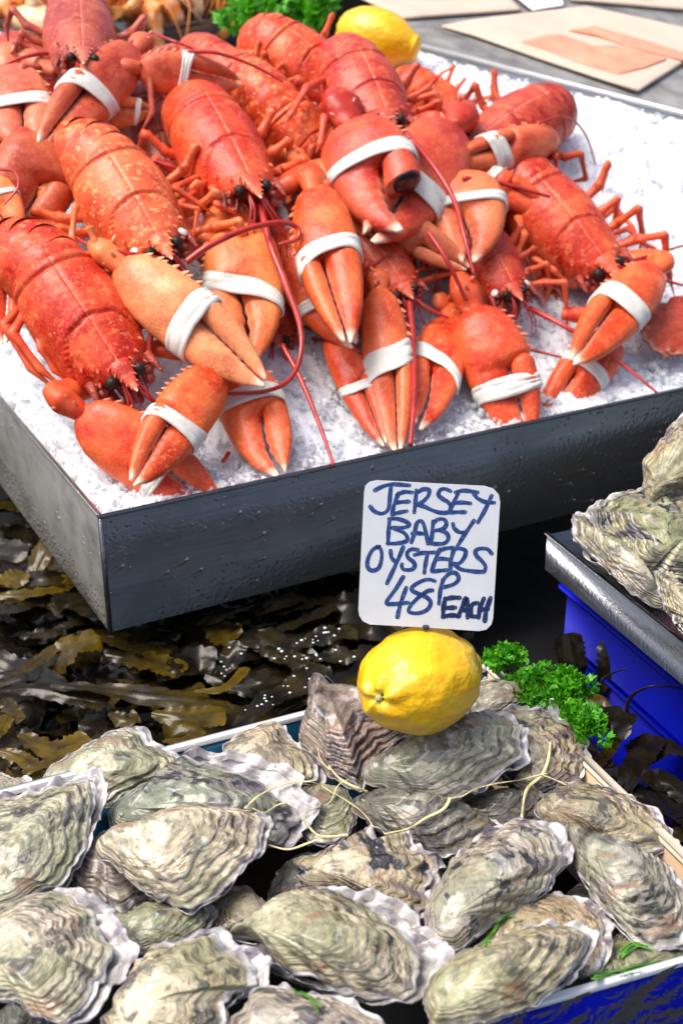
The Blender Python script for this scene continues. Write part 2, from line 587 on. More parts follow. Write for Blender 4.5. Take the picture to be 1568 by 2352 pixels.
# ---------------------------------------------------------------- lobster part meshes (unit sized)
def carapace_mesh():
    xs = np.concatenate([np.linspace(0, .1, 10), np.linspace(.11, .86, 76)])
    ph = np.concatenate([np.linspace(-R(118), -R(8), 22), np.linspace(-R(6), R(6), 9), np.linspace(R(8), R(118), 22)])
    w = np.interp(xs, [0, .04, .2, .4, .6, .74, .82, .86], [.43, .465, .51, .52, .48, .40, .30, .24]) / 2
    hh = np.interp(xs, [0, .04, .2, .45, .65, .78, .86], [.22, .235, .26, .265, .24, .19, .13])
    zt = np.interp(xs, [0, .25, .5, .75, .86], [.0, .026, .03, .01, -.012])
    G, PH = np.meshgrid(xs, ph, indexing='ij')
    Wd, HH, ZT = w[:, None], hh[:, None], zt[:, None]
    y = Wd * np.sin(PH) * np.where(np.abs(PH) > R(90), .97 + .03 * np.abs(np.sin(PH)), 1)
    z = ZT - HH * (1 - np.cos(PH))
    # surface relief along the radial direction
    nr = np.stack([G * 0, np.sin(PH), np.cos(PH)], -1)
    ap = np.abs(PH)
    sm = np.clip((ap - R(22)) / R(60), 0, 1); sm = sm * sm * (3 - 2 * sm)
    gx = .46 - .012 * np.cos(np.clip(ap / R(22), 0, 1) * np.pi) + .22 * sm
    dg = np.exp(-((G - gx) / .009) ** 2) * np.clip((R(100) - ap) / R(10), 0, 1)
    step = np.clip((G - gx) / .05 + .5, 0, 1)
    rel = -.026 * dg + .006 * (step - .5) * (ap < R(70))
    rel += -.012 * np.exp(-((G - .065) / .008) ** 2) + .007 * np.exp(-((G - .03) / .02) ** 2)
    rel += -.005 * np.exp(-(PH / R(1.6)) ** 2)                     # dorsal seam
    Pn = np.stack([G, y, z], -1)
    rel += .0025 * fbm(Pn * 6, 3, 2) + .0005 * vn(Pn * 40, 9)
    # branchial bulge
    rel += .012 * np.exp(-((G - .28) / .2) ** 2 - ((ap - R(60)) / R(28)) ** 2)
    Pn = Pn + nr * rel[..., None]
    Pn[..., 0] += np.where(G > .8, (G - .8) / .06 * (-.05 * (1 - np.cos(PH)) + .0), 0)
    pale = .2 * np.exp(-(PH / R(.9)) ** 2) * (.5 + .5 * (fbm(Pn * 13, 4, 2) > -.2))
    side = np.clip((ap - R(55)) / R(45), 0, 1) * .75
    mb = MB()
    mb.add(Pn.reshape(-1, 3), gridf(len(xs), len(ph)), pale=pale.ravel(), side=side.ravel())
    # front closing wall
    nf = len(ph)
    ring = Pn[-1]; c = ring.mean(0) + np.array([-.03, 0, 0])
    mb.add(np.vstack([ring, c]), [(j, j + 1, nf) for j in range(nf - 1)], pale=0, side=.2)
    # rostrum
    xr = np.linspace(.70, 1.0, 14)
    wr = np.interp(xr, [.70, .80, .86, .93, 1.0], [.03, .072, .052, .03, .004])
    zr = np.interp(xr, [.70, .82, .9, 1.0], [-.016, .010, .008, .012])
    a = np.linspace(0, 2 * np.pi, 12, endpoint=False)
    V = np.stack([np.repeat(xr, 12), np.outer(wr, np.cos(a)).ravel(), (zr[:, None] + np.outer(wr * .45, np.sin(a)) - (wr * .3)[:, None]).ravel()], 1)
    mb.add(V, gridf(14, 12, cv=True), pale=np.repeat(np.interp(xr, [.7, .85, .97, 1], [0, .03, .1, .8]), 12), side=np.repeat(np.interp(xr, [.7, .85, 1], [0, .0, .2]), 12))
    for s in (-1, 1):
        for q, xx in enumerate((.80, .85, .895, .935, .965)):
            wq = np.interp(xx, xr, wr)
            V, F = cone((xx, s * wq * .9, .010), (.9, s * .6, .25), .008 - .0008 * q, .022 - .002 * q)
            mb.add(V, F, pale=np.linspace(0, 1, len(V)) ** 2, side=.3)
        for (xx, yy, zz) in ((.77, .11, -.005), (.83, .13, -.06), (.7, .17, -.04), (.80, .155, -.10)):
            V, F = cone((xx, s * yy, zz), (.9, s * .3, .35), .011, .026)
            mb.add(V, F, pale=np.linspace(0, 1, len(V)) ** 2 * .5, side=.1)
    return mb.mesh('carapace')

def segment_mesh(wid, ln, hgt):
    xs = np.linspace(.03, -ln, 11)
    ph = np.linspace(-R(112), R(112), 31)
    G, PH = np.meshgrid(xs, ph, indexing='ij')
    u = np.linspace(0, 1, 11)[:, None]
    sw = .985 - .03 * np.cos(u * np.pi * 2) + .02 * u
    ap = np.abs(PH)
    y = wid / 2 * np.sin(PH) * sw
    z = -hgt * (1 - np.cos(PH)) * 1.0 + (sw - 1) * .2
    # pleura: side flaps narrow to a point
    nar = np.clip((ap - R(80)) / R(32), 0, 1) ** 1.3
    G = G * (1 - .75 * nar) + (-ln * .55) * .75 * nar
    z = z - .035 * nar
    Pn = np.stack([G + 0 * PH, y, z], -1)
    Pn += np.stack([G * 0, np.sin(PH), np.cos(PH)], -1) * (.004 * vn(Pn * 14, 6))[..., None]
    mb = MB()
    pale = np.clip((ap - R(92)) / R(20), 0, 1) * .35 + 0 * G
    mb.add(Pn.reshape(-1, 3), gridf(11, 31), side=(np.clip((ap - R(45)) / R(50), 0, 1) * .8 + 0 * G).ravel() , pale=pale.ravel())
    return mb.mesh('tail_segment')

def fan_mesh():
    mb = MB()
    for k, ang in enumerate((0, 28, -28, 55, -55)):
        L, Wd = (.24, .17) if k == 0 else (.23, .15)
        u = np.linspace(0, 1, 12); v = np.linspace(-1, 1, 11)
        U, Vv = np.meshgrid(u, v, indexing='ij')
        wv = Wd / 2 * np.interp(u, [0, .15, .5, .85, 1], [.45, .75, 1, .98, .8])[:, None]
        x = -(L * U * (1 - .12 * Vv ** 2 * U)); y = wv * Vv
        z = .012 * (1 - Vv ** 2) + .006 * np.cos(Vv * 9) * U - .004 * k * 0 - (.004 if k in (1, 2) else .008 if k > 2 else 0)
        c, s = math.cos(R(ang)), math.sin(R(ang))
        top = np.stack([x * c - y * s, x * s + y * c, z], -1)
        top += np.array([0, (0, .05, -.05, .09, -.09)[k], 0])
        mb.add(top.reshape(-1, 3), gridf(12, 11), side=(U * .5).ravel(), pale=(np.clip(U - .9, 0, 1) * 3).ravel())
        bot = top.copy(); bot[..., 2] -= .008
        mb.add(bot.reshape(-1, 3), gridf(12, 11), side=.7, pale=0.1)
    return mb.mesh('tail_fan')

def smooth_interp(x, xs, ys):
    g = np.linspace(0, 1, 201)
    q = np.interp(g, xs, ys)
    k = np.hanning(13); k /= k.sum()
    q = np.convolve(np.pad(q, 6, mode='edge'), k, 'valid')
    return np.interp(x, g, q)

class ClawShape:
    def __init__(s, kind):
        if kind == 'cutter':
            s.xs = [0, .06, .2, .35, .5, .65, .8, .92, 1.0]
            s.top = [.075, .14, .185, .2, .2, .178, .13, .07, .015]
            s.bot = [-.085, -.15, -.195, -.205, -.2, -.18, -.145, -.09, -.03]
            s.spx, s.spy = [.4, .55, .75, .9, 1.0], [.055, .04, .02, .0, -.005]
            s.open = R(.4)
        else:
            s.xs = [0, .05, .15, .3, .45, .6, .75, .88, .96, 1.0]
            s.top = [.08, .16, .22, .25, .25, .225, .175, .10, .04, .01]
            s.bot = [-.09, -.17, -.235, -.265, -.265, -.245, -.205, -.14, -.07, -.03]
            s.spx, s.spy = [.4, .52, .65, .8, .92, 1.0], [.06, .03, -.005, -.02, .0, .01]
            s.open = R(4)
        s.thx, s.th = [0, .06, .2, .35, .5, .7, .9, 1.0], [.06, .105, .14, .145, .12, .085, .04, .012]
    def T(s, x): return smooth_interp(x, s.xs, s.top)
    def B(s, x): return smooth_interp(x, s.xs, s.bot)
    def S(s, x): return np.interp(x, s.spx, s.spy)
    def H(s, x): return smooth_interp(x, s.thx, s.th)

def loft(xs, yl, yu, ht, n=20, ex=.82, zc=0):
    a = np.linspace(0, 2 * np.pi, n, endpoint=False)
    ca, sa = np.cos(a), np.sin(a)
    ca, sa = np.sign(ca) * np.abs(ca) ** ex, np.sign(sa) * np.abs(sa) ** ex
    yc, hw = (yl + yu) / 2, (yu - yl) / 2
    V = np.stack([np.repeat(xs, n), (yc[:, None] + hw[:, None] * ca).ravel(), (zc + ht[:, None] * sa).ravel()], 1)
    m = len(xs)
    F = gridf(m, n, cv=True)
    V = np.vstack([V, [xs[0] - .005, yc[0], 0], [xs[-1] + .004, yc[-1], 0]])
    F += [(m * n, j, (j + 1) % n) for j in range(n)] + [(m * n + 1, (m - 1) * n + (j + 1) % n, (m - 1) * n + j) for j in range(n)]
    return V, F

def claw_meshes(kind, seed, stub=False):
    cs = ClawShape(kind)
    rs = np.random.RandomState(seed)
    # palm and fixed finger
    xs = np.concatenate([np.linspace(0, .1, 8), np.linspace(.125, .4, 13), np.linspace(.415, .54, 12), np.linspace(.555, 1, 38)])
    yT, yB, yS, h = cs.T(xs), cs.B(xs), cs.S(xs), cs.H(xs)
    k = np.clip((xs - .42) / .07, 0, 1); k = k * k * (3 - 2 * k)
    gap = .006
    teeth = (.010 if kind == 'crusher' else .005) * (.5 + .5 * np.sin(xs * (75 if kind == 'crusher' else 120) + seed)) * np.clip((xs - .55) / .05, 0, 1) * np.clip((.97 - xs) / .1, 0, 1)
    yU = yT * (1 - k) + (yS - gap + teeth) * k
    yU = np.maximum(yU, yB + .012)
    hf = h * (1 - .12 * k)
    V, F = loft(xs, yB, yU, hf)
    pt = np.concatenate([np.repeat(np.interp(xs, [0, .93, .97, 1], [0, 0, .7, 1]), 20), [0, 1]])
    yn = np.abs(V[:, 1]) / .22
    sd = np.clip((yn - .45) * 1.5, 0, .9)
    near = np.exp(-((V[:, 1] - np.interp(V[:, 0], xs, yU)) / .012) ** 2) * (V[:, 0] > .55) * .32
    V[:, 2] += .006 * vn(V * 9 + seed, seed) * (V[:, 2] > 0)
    palm = MB(); palm.add(V, F, pale=np.clip(pt + near, 0, 1), side=sd)
    for q in range(5):
        xx = .07 + .075 * q + rs.uniform(-.01, .01)
        y0 = float(cs.T(np.array([xx]))[0])
        for zz in ((.035, -.03) if q % 2 else (.0,)):
            V, F = cone((xx, y0 * .96, zz + rs.uniform(-.01, .01)), (.45, 1, zz * 6), .017, .042)
            palm.add(V, F, pale=np.linspace(0, 1, len(V)) ** 1.5 * .8, side=.4)
    # knuckle at the finger joint
    V, F = sphere((.43, float(cs.T(np.array([.43]))[0]) * .68, .0), (.035, .04, float(cs.H(np.array([.43]))[0]) * .62), 12, 8)
    palm.add(V, F, side=.1, pale=.0)
    # movable finger
    x1 = .66 if stub else .985
    xd = np.linspace(.425, x1, 40)
    yT, yS, h = cs.T(xd), cs.S(xd), cs.H(xd)
    teeth = (.012 if kind == 'crusher' else .005) * (.5 + .5 * np.sin(xd * (68 if kind == 'crusher' else 110) + 1 + seed)) * np.clip((xd - .55) / .05, 0, 1)
    e = np.clip((xd - .425) / .06, 0.02, 1) ** .5
    yl = yS + gap - teeth * (xd < .95)
    yc = (yl + yT) / 2
    hw = np.maximum((yT - yl) / 2, .008) * (.35 + .65 * e)
    V, F = loft(xd, yc - hw, yc + hw, np.maximum(h * .92, .008) * (.4 + .6 * e))
    pv = np.array([.44, float(cs.T(np.array([.44]))[0]) * .6])
    c, s_ = math.cos(cs.open), math.sin(cs.open)
    near = np.exp(-((V[:, 1] - np.interp(V[:, 0], xd, yl)) / .012) ** 2) * (V[:, 0] > .52) * .3
    tip = np.concatenate([np.repeat(np.interp(xd, [0, .92, .965, 1], [0, 0, .7, 1]), 20), [0, 0 if stub else 1]])
    q = V[:, :2] - pv
    V[:, 0], V[:, 1] = pv[0] + q[:, 0] * c - q[:, 1] * s_, pv[1] + q[:, 0] * s_ + q[:, 1] * c
    fing = MB(); fing.add(V, F, pale=np.clip(near + tip, 0, 1), side=.35)
    return palm.mesh('claw'), fing.mesh('claw_finger'), cs

def band_mesh(cs, xb, slant, ns, seed, width=.066):
    """one flat stretched band whose turns show as shallow splits"""
    rs = np.random.RandomState(seed)
    mb = MB()
    a = np.linspace(0, 2 * np.pi, 64, endpoint=False)
    dx = np.array([-1, -.97, -.8, -.6, -.45, -.3, -.15, 0, .15, .3, .45, .6, .8, .97, 1, .5, -.5])
    tot = width * (.60 + .62 * (ns - 1)) * .5
    ca, sa = np.cos(a), np.sin(a)
    ce, se = np.sign(ca) * np.abs(ca) ** .8, np.sign(sa) * np.abs(sa) ** .8
    ph = rs.rand(6) * 6.28
    wv = tot * (1 + .16 * np.cos(a + ph[0]) + .10 * np.cos(2 * a + ph[1]))
    xc = xb + slant * ca + .010 * np.sin(a * 2 + ph[2])
    g = [(-.34 + .22 * np.sin(a + ph[3]), .9), (.34 + .22 * np.sin(a + ph[4]), .9), (.05 + .35 * np.sin(a + ph[5]), .5)][:max(1, ns)]
    pts = []
    for q, d in enumerate(dx):
        under = q >= 15
        x = xc + d * wv
        hw = (cs.T(x) - cs.B(x)) / 2; yc = (cs.T(x) + cs.B(x)) / 2
        hm = np.maximum((cs.T(xc) - cs.B(xc)) / 2, hw * .9); hw = hw * .35 + hm * .65
        if under: dl = 0 * a - .004
        else:
            dl = .015 * (1 - abs(d) ** 10) + 0 * a
            for c_, amt in g: dl = dl - .014 * amt * np.exp(-((d - c_) / .07) ** 2)
        pts.append(np.stack([x, yc + (hw + dl) * ce, (cs.H(xc) + dl) * se], -1))
    P = np.stack(pts, 1)
    P += (.0045 * vn(P * 16 + seed, seed))[..., None]
    mb.add(P.reshape(-1, 3), gridf(64, len(dx), cu=True, cv=True))
    return mb.mesh('rubber_band')

CARA = carapace_mesh()
SEGS = [segment_mesh(wd, .135, hg) for wd, hg in ((.44, .225), (.445, .225), (.43, .215), (.41, .2), (.385, .185), (.34, .16))]
FAN = fan_mesh()
CLAWS = {('cutter', k): claw_meshes('cutter', k) for k in range(3)}
CLAWS.update({('crusher', k): claw_meshes('crusher', 10 + k) for k in range(3)})
CLAWS['stub', 0] = claw_meshes('crusher', 31, True)
BANDS = {}
mbq = MB(); V, F = sphere((0, 0, 0), 1, 14, 10); mbq.add(V, F); EYE = mbq.mesh('eye'); CHEEK = mbq.mesh('cheek_patch')

def leg_mesh(P, r0, name='leg'):
    """one jointed walking leg through the joints P"""
    P = np.array(P, float)
    pts, rad = [], []
    nseg = len(P) - 1
    for i in range(nseg):
        rA = r0 * (1 - .62 * i / nseg); rB = r0 * (1 - .62 * (i + 1) / nseg)
        last = i == nseg - 1
        for t in np.linspace(0, 1, 7)[: 7]:
            pts.append(P[i] + (P[i + 1] - P[i]) * (.02 + .96 * t))
            bulge = .80 + .28 * abs(2 * t - 1) ** 2
            rad.append((rA + (rB * (0.12 if last else 1) - rA) * t) * bulge)
    mb = MB(); V, F = tube(pts, rad, 9, .8)
    tt = np.concatenate([np.repeat(np.linspace(0, 1, len(pts)), 9), [0, 1]])
    mb.add(V, F, side=.25 + .6 * tt, pale=np.clip(tt - .93, 0, 1) * 6)
    return mb.mesh(name)

def local_legs(seed):
    out = []
    rs = np.random.RandomState(seed)
    for s in (-1, 1):
        for k in range(4):
            x = .26 + .13 * k
            fw = -.18 + .15 * k + rs.uniform(-.06, .06)
            kn = rs.uniform(.0, .1)
            P = [(x, s * .17, -.30), (x + fw * .3, s * (.30 + kn), -.24), (x + fw * .8, s * (.40 + kn), -.16 + rs.uniform(-.03, .06)),
                 (x + fw * 1.4 + .05, s * (.40 + kn + rs.uniform(-.02, .1)), -.36), (x + fw * 1.5 + .14, s * (.34 + kn + rs.uniform(-.05, .1)), -.52)]
            out.append(leg_mesh(P, .043))
    return out
LEGSETS = [local_legs(k) for k in range(4)]

def mouth_mesh(seed):
    rs = np.random.RandomState(seed)
    mb = MB()
    for s in (-1, 1):
        # antenna bases
        for c, r in (((.80, s * .13, -.12), .05), ((.86, s * .135, -.13), .042), ((.91, s * .12, -.14), .034)):
            V, F = sphere(c, (r, r * .9, r * .8), 10, 8); V += (.006 * vn(V * 30, seed))[:, None]; mb.add(V, F)
        # scales beside them
        V, F = cone((.82, s * .17, -.09), (1, s * .12, .05), .028, .12); mb.add(V, F)
        # third maxillipeds
        P = [(.70, s * .06, -.24), (.82, s * .075, -.25), (.90, s * .07, -.24), (.95, s * .05, -.30), (.93, s * .035, -.38)]
        V, F = tube(catmull(P, 14), np.interp(np.linspace(0, 1, 14), [0, .4, 1], [.034, .03, .01]), 8); mb.add(V, F)
        P = [(.72, s * .03, -.2), (.84, s * .03, -.2), (.91, s * .02, -.22), (.93, s * .02, -.30)]
        V, F = tube(catmull(P, 10), .02, 7); mb.add(V, F)
        # little feathery palps
        for q in range(5):
            a = np.array((.84 + .02 * rs.rand(), s * (.03 + .1 * rs.rand()), -.10 - .1 * rs.rand()))
            d = np.array((.09 + .05 * rs.rand(), s * .04 * rs.randn(), -.05 * rs.rand()))
            V, F = tube([a, a + d * .5, a + d], [.011, .008, .002], 6); mb.add(V, F)
    V, F = sphere((.76, 0, -.15), (.08, .13, .09), 12, 8); mb.add(V, F)
    return mb.mesh('mouthparts')
MOUTHS = [mouth_mesh(k) for k in range(3)]

SLOPE_N = Vector((-TY.x * .45, -TY.y * .45, .89))
PXM = lambda px, p: px * depth(p) / FPX

class Lobster: pass

def lobster(label, tip, rear, wpx, col, speck=.5, roll=0, curl=17, bend=0, legs=0, nseg=6, fan=True, zs=1.0, antennules=True, leg_sides=(0, 1), cheeks=None):
    L = Lobster()
    H, Q = ath(*tip), ath(*rear)
    L.len = (H - Q).length
    L.w = PXM(wpx, (H + Q) / 2)
    hint = (SLOPE_N.normalized() * .6 + (CO - H).normalized() * .4)
    hint = Matrix.Rotation(R(roll), 3, (H - Q).normalized()) @ hint
    sy = L.w / .52
    M = frame(H - Q, hint, Q, L.len, sy, sy * zs)
    L.M = M
    base = M @ Vector((.4, 0, -.5))
    L.e = empty('lobster', frame(H - Q, hint, base))
    tag(L.e, label, 'lobster', 'cooked lobsters heaped on the ice')
    c = tuple(col) + (speck,)
    L.c = c
    cp = obj('carapace', CARA, MT['shell'], L.e, M, c)
    dark = tuple(q * .8 for q in col) + (speck,)
    for s in (-1, 1):
        Me = M @ Matrix.Translation((.868, s * .080, -.028)) @ Matrix.Diagonal((.035 * sy / L.len, .033, .033, 1))
        obj('eye', EYE, MT['eye'], L.e, Me)
    for s in (cheeks or ()):
        Mc = M @ Matrix.Translation((.80, s * .146, -.052)) @ Matrix.Rotation(s * -.7, 4, 'X') @ Matrix.Diagonal((.034, .030, .012, 1))
        obj('cheek_patch', CHEEK, MT['membrane'], L.e, Mc)
    obj('mouthparts', MOUTHS[(legs or 0) % 3], MT['meat'], L.e, M)
    # tail
    p, a, yaw = np.array([0.02, 0, -.012]), 0.0, 0.0
    U = frame(H - Q, hint, Q, sy, sy, sy * zs)                 # isotropic frame for the tail
    for k in range(nseg):
        a += R(curl * (.6 if k == 0 else 1)); yaw += R(bend)
        Ms = U @ Matrix.Translation(p) @ Matrix.Rotation(yaw, 4, 'Z') @ Matrix.Rotation(-a, 4, 'Y')
        obj('tail_segment', SEGS[k], MT['shell'], L.e, Ms, c)
        st = (Matrix.Rotation(yaw, 3, 'Z') @ Matrix.Rotation(-a, 3, 'Y')) @ Vector((-.118, 0, 0))
        p = p + np.array(st)
    if fan and nseg == 6:
        a += R(curl)
        Ms = U @ Matrix.Translation(p) @ Matrix.Rotation(yaw, 4, 'Z') @ Matrix.Rotation(-a, 4, 'Y')
        obj('tail_fan', FAN, MT['shell'], L.e, Ms, c)
    lc = tuple(min(1, q * 1.05) for q in (col[0], col[1] * 1.05, col[2])) + (speck * .5,)
    L.lc = lc
    if legs is not None:
        ls = LEGSETS[legs % 4]
        for s in leg_sides:
            for k in range(4):
                obj('leg', ls[s * 4 + k], MT['shell'], L.e, M, lc)
    if antennules:
        rs = np.random.RandomState(legs * 7 + 3)
        for s in (-1, 1):
            for q in range(2):
                P = [(.88, s * .03, -.05), (1.0, s * (.035 + .02 * q), -.07), (1.12, s * (.06 + .04 * q) + rs.uniform(-.03, .03), -.16), (1.22, s * (.05 + .05 * q) + rs.uniform(-.05, .05), -.30)]
                mb = MB(); V, F = tube(catmull(P, 16), np.linspace(.010, .003, 16), 6); mb.add(V, F)
                obj('antennule', mb, MT['feeler'], L.e, M)
    return L

def antenna(L, pts, r=.0024, r1=None, h=None):
    P = [list(ath(*q)) for q in pts]
    P = catmull(P, 12 * len(P))
    mb = MB(); V, F = tube(P, np.linspace(r, r1 or r * .45, len(P)), 8); mb.add(V, F)
    return obj('antenna', mb, MT['feeler'], L.e)

def pxleg(L, pts, r=.0052):
    P = [list(ath(*q)) for q in pts]
    return obj('leg', leg_mesh(P, r), MT['shell'], L.e, None, L.lc)

def claw(L, kind, base, tip, wpx, side, col, band=.56, slant=.0, ns=3, roll=0, thick=.95, speck=.35, arm=1, var=0, shoulder=None, arm_col=None, bw=.066):
    """side 'L' or 'R': where the movable finger lies, looking from wrist to tip in the picture"""
    B, T = ath(*base), ath(*tip)
    ln = (T - B).length
    wd = PXM(wpx, (B + T) / 2)
    unit = .40 if kind == 'cutter' else .50
    hint = Matrix.Rotation(R(roll), 3, (T - B).normalized()) @ (CO - B).normalized()
    s = wd / unit
    M = frame(T - B, hint, B, ln, s if side == 'L' else -s, s * thick)
    pm, fm, cs = CLAWS[kind, var]
    c = tuple(col) + (speck,)
    o = obj('claw', pm, MT['shell'], L.e, M, c)
    f = obj('claw_finger', fm, MT['shell'], o, M, c)
    if kind == 'stub':
        mb = MB(); V, F = sphere((.665, .135, .0), (.03, .085, .085), 14, 10); V += (.004 * vn(V * 40))[:, None]; mb.add(V, F)
        obj('broken_end', mb, MT['black'], o, M)
    if band:
        key = (kind, round(band, 2), round(slant, 2), ns, round(bw, 3))
        if key not in BANDS:
            BANDS[key] = band_mesh(cs, band, slant, ns, len(BANDS) + 1, bw)
        obj('rubber_band', BANDS[key], MT['band'], o, M)
    if arm:
        # wrist knob and upper arm back to the shoulder of the body
        X = (T - B).normalized()
        k0 = B + X * .006
        k1 = B - X * wd * .55
        sh = L.M @ Vector((.74, .16 * arm, -.27)) if shoulder is None else ath(*shoulder)
        sgn = np.array
        rw = wd * .25
        pts = [k0, B - X * wd * .12, B - X * wd * .42, k1 + (sh - k1) * .10, k1 + (sh - k1) * .45, sh]
        pts = catmull([list(q) for q in pts], 26)
        t = np.linspace(0, 1, 26)
        d0 = (k0 - k1).length; dt = d0 + (k1 - sh).length
        q = d0 / max(dt, 1e-4)
        rad = np.interp(t, [0, q * .25, q * .7, q * 1.05, min(.98, q * 1.05 + .25), 1], [rw * .55, rw * .75, rw * 1.05, rw * .66, rw * .86, rw * .55])
        mb = MB(); V, F = tube(pts, rad, 14, .82)
        V = V + (rw * (.20 * vn(V * 48, 3) + .10 * vn(V * 110, 5)))[:, None] * (np.array(hint)[None])
        mb.add(V, F, side=.15)
        rs = np.random.RandomState(int(base[0]) + 500)
        for z in range(5):
            i = int(np.clip(q * 26 * rs.uniform(.1, .9), 0, 24))
            d = rs.randn(3); d = d / np.linalg.norm(d) + np.array(hint) * .9; d /= np.linalg.norm(d)
            ax = pts[i + 1] - pts[i]; ax /= np.linalg.norm(ax); d = d - ax * (d @ ax)
            V, F = cone(pts[i] + d * rad[i] * .85, d + ax * .4, rw * .16, rw * .42)
            mb.add(V, F, pale=np.linspace(0, 1, len(V)) ** 1.5 * .8, side=.3)
        obj('arm', mb, MT['shell'], L.e, None, (arm_col or tuple(col)) + (speck,))
    return o

# ---------------------------------------------------------------- the lobsters
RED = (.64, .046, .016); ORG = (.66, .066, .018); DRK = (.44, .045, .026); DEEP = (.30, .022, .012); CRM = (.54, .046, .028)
cORG = (.70, .080, .018); cPALE = (.80, .26, .11); cRED = (.66, .058, .018); cBRN = (.55, .12, .05); cDK = (.42, .045, .022)

# front left
L1 = lobster('red speckled lobster at the front left corner of the ice, tail curled left', (316, 900, .062), (112, 588, .112), 236, RED, .35, roll=6, curl=13, bend=12, legs=0, leg_sides=(1,))
claw(L1, 'crusher', (188, 948, .030), (505, 1165, -.018), 158, 'L', cRED, .60, .0, 2, arm=-1, roll=5, speck=.1)
claw(L1, 'cutter', (492, 858, .062), (303, 1110, .028), 140, 'R', cORG, .52, .02, 3, arm=1, var=1, shoulder=(330, 800, .045))
antenna(L1, [(345, 850, .05), (342, 800, .06), (348, 765, .07)], .0032, .003)
antenna(L1, [(298, 870, .05), (318, 920, .04), (345, 958, .035)], .0018)
pxleg(L1, [(70, 700, .05), (30, 765, .045), (95, 850, .028), (165, 905, .014)], .0065)
pxleg(L1, [(85, 720, .06), (95, 800, .05), (125, 850, .035), (170, 890, .02)])
pxleg(L1, [(60, 690, .04), (10, 745, .035), (70, 845, .02), (168, 930, .006)], .006)

L2 = lobster('orange lobster with cream flecks and two pale peach claws, second from front', (396, 598, .105), (240, 335, .135), 222, (.68, .095, .034), 1.0, roll=4, curl=12, bend=14, legs=1, cheeks=(-1, 1))
claw(L2, 'cutter', (282, 612, .100), (612, 880, .075), 158, 'L', cPALE, .50, -.02, 3, arm=-1, var=0, speck=.2, arm_col=(.72, .15, .05))
claw(L2, 'crusher', (548, 520, .080), (572, 835, .050), 178, 'R', (.74, .15, .04), .52, -.10, 2, arm=1, shoulder=(470, 560, .07), speck=.2, bw=.10)
antenna(L2, [(428, 602, .1), (480, 565, .115), (560, 528, .125), (640, 511, .125), (682, 522, .12), (683, 548, .115), (640, 562, .11)], .0036, .0022)
antenna(L2, [(368, 596, .1), (270, 578, .11), (205, 562, .1), (172, 543, .09)], .003)
antenna(L2, [(410, 605, .09), (425, 635, .08), (455, 655, .075)], .002)
pxleg(L2, [(175, 470, .11), (165, 545, .09), (190, 590, .08), (235, 618, .07)])
pxleg(L2, [(205, 520, .12), (222, 560, .11), (232, 600, .09), (245, 640, .07)])

L3 = lobster('deep red lobster in the centre of the heap, long pale line down its back', (600, 458, .130), (470, 208, .140), 206, RED, .2, roll=-3, curl=17, legs=2, bend=-1)
claw(L3, 'cutter', (722, 440, .110), (797, 788, .085), 146, 'R', cORG, .46, .03, 3, arm=1, var=2, speck=.15)
claw(L3, 'cutter', (640, 545, .055), (815, 795, .045), 142, 'L', cORG, .62, .02, 2, arm=-1, shoulder=(610, 480, .09), var=1, speck=.15)
antenna(L3, [(598, 470, .11), (620, 560, .11), (655, 650, .105), (688, 745, .10), (690, 815, .09), (665, 872, .07), (610, 898, .05), (515, 905, .045)], .0038, .0018)
antenna(L3, [(610, 480, .1), (640, 520, .09), (665, 560, .08)], .0022)
pxleg(L3, [(470, 400, .10), (400, 430, .11), (460, 470, .1), (500, 500, .09)])
pxleg(L3, [(470, 420, .10), (410, 470, .1), (455, 480, .1), (440, 560, .08)])
pxleg(L3, [(490, 430, .11), (500, 470, .11), (545, 490, .1), (515, 540, .08)])

# top left
L4 = lobster('dark maroon lobster facing the camera at the top left before the prawns', (192, 150, .140), (183, -30, .155), 170, (.42, .065, .05), .25, curl=15, legs=3, zs=.9)
claw(L4, 'cutter', (306, 118, .120), (88, 336, .105), 132, 'R', (.56, .085, .04), .50, .04, 3, arm=1, speck=.1)
claw(L4, 'crusher', (22, 160, .105), (70, 352, .100), 150, 'L', (.60, .11, .06), .50, .0, 3, arm=-1, speck=.2)
antenna(L4, [(165, 128, .12), (110, 122, .12), (50, 133, .12), (-10, 158, .11)], .003)
antenna(L4, [(222, 125, .12), (270, 102, .13), (325, 115, .12)], .003)

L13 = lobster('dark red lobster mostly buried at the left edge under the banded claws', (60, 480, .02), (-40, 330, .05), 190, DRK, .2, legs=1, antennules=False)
claw(L13, 'cutter', (112, 318, .085), (30, 545, .05), 195, 'L', (.46, .060, .024), 0, 0, 0, arm=-1, speck=.1, shoulder=(40, 320, .03))
claw(L13, 'crusher', (-30, 410, .085), (34, 560, .07), 105, 'R', (.70, .16, .05), .35, 0, 2, arm=1, var=1, shoulder=(-60, 420, .04))
antenna(L13, [(0, 388, .1), (35, 395, .11), (42, 430, .11), (10, 470, .1)], .002)

L15 = lobster('orange lobster almost hidden behind the front left lobster', (90, 640, .01), (0, 480, .03), 160, ORG, .3, legs=2, antennules=False)
claw(L15, 'cutter', (5, 540, .045), (12, 790, .02), 96, 'L', cRED, .36, 0, 2, arm=1, shoulder=(60, 560, .01))
claw(L15, 'crusher', (110, 480, .06), (110, 640, .03), 110, 'L', (.72, .14, .03), 0, 0, 0, arm=-1, shoulder=(60, 520, .02))

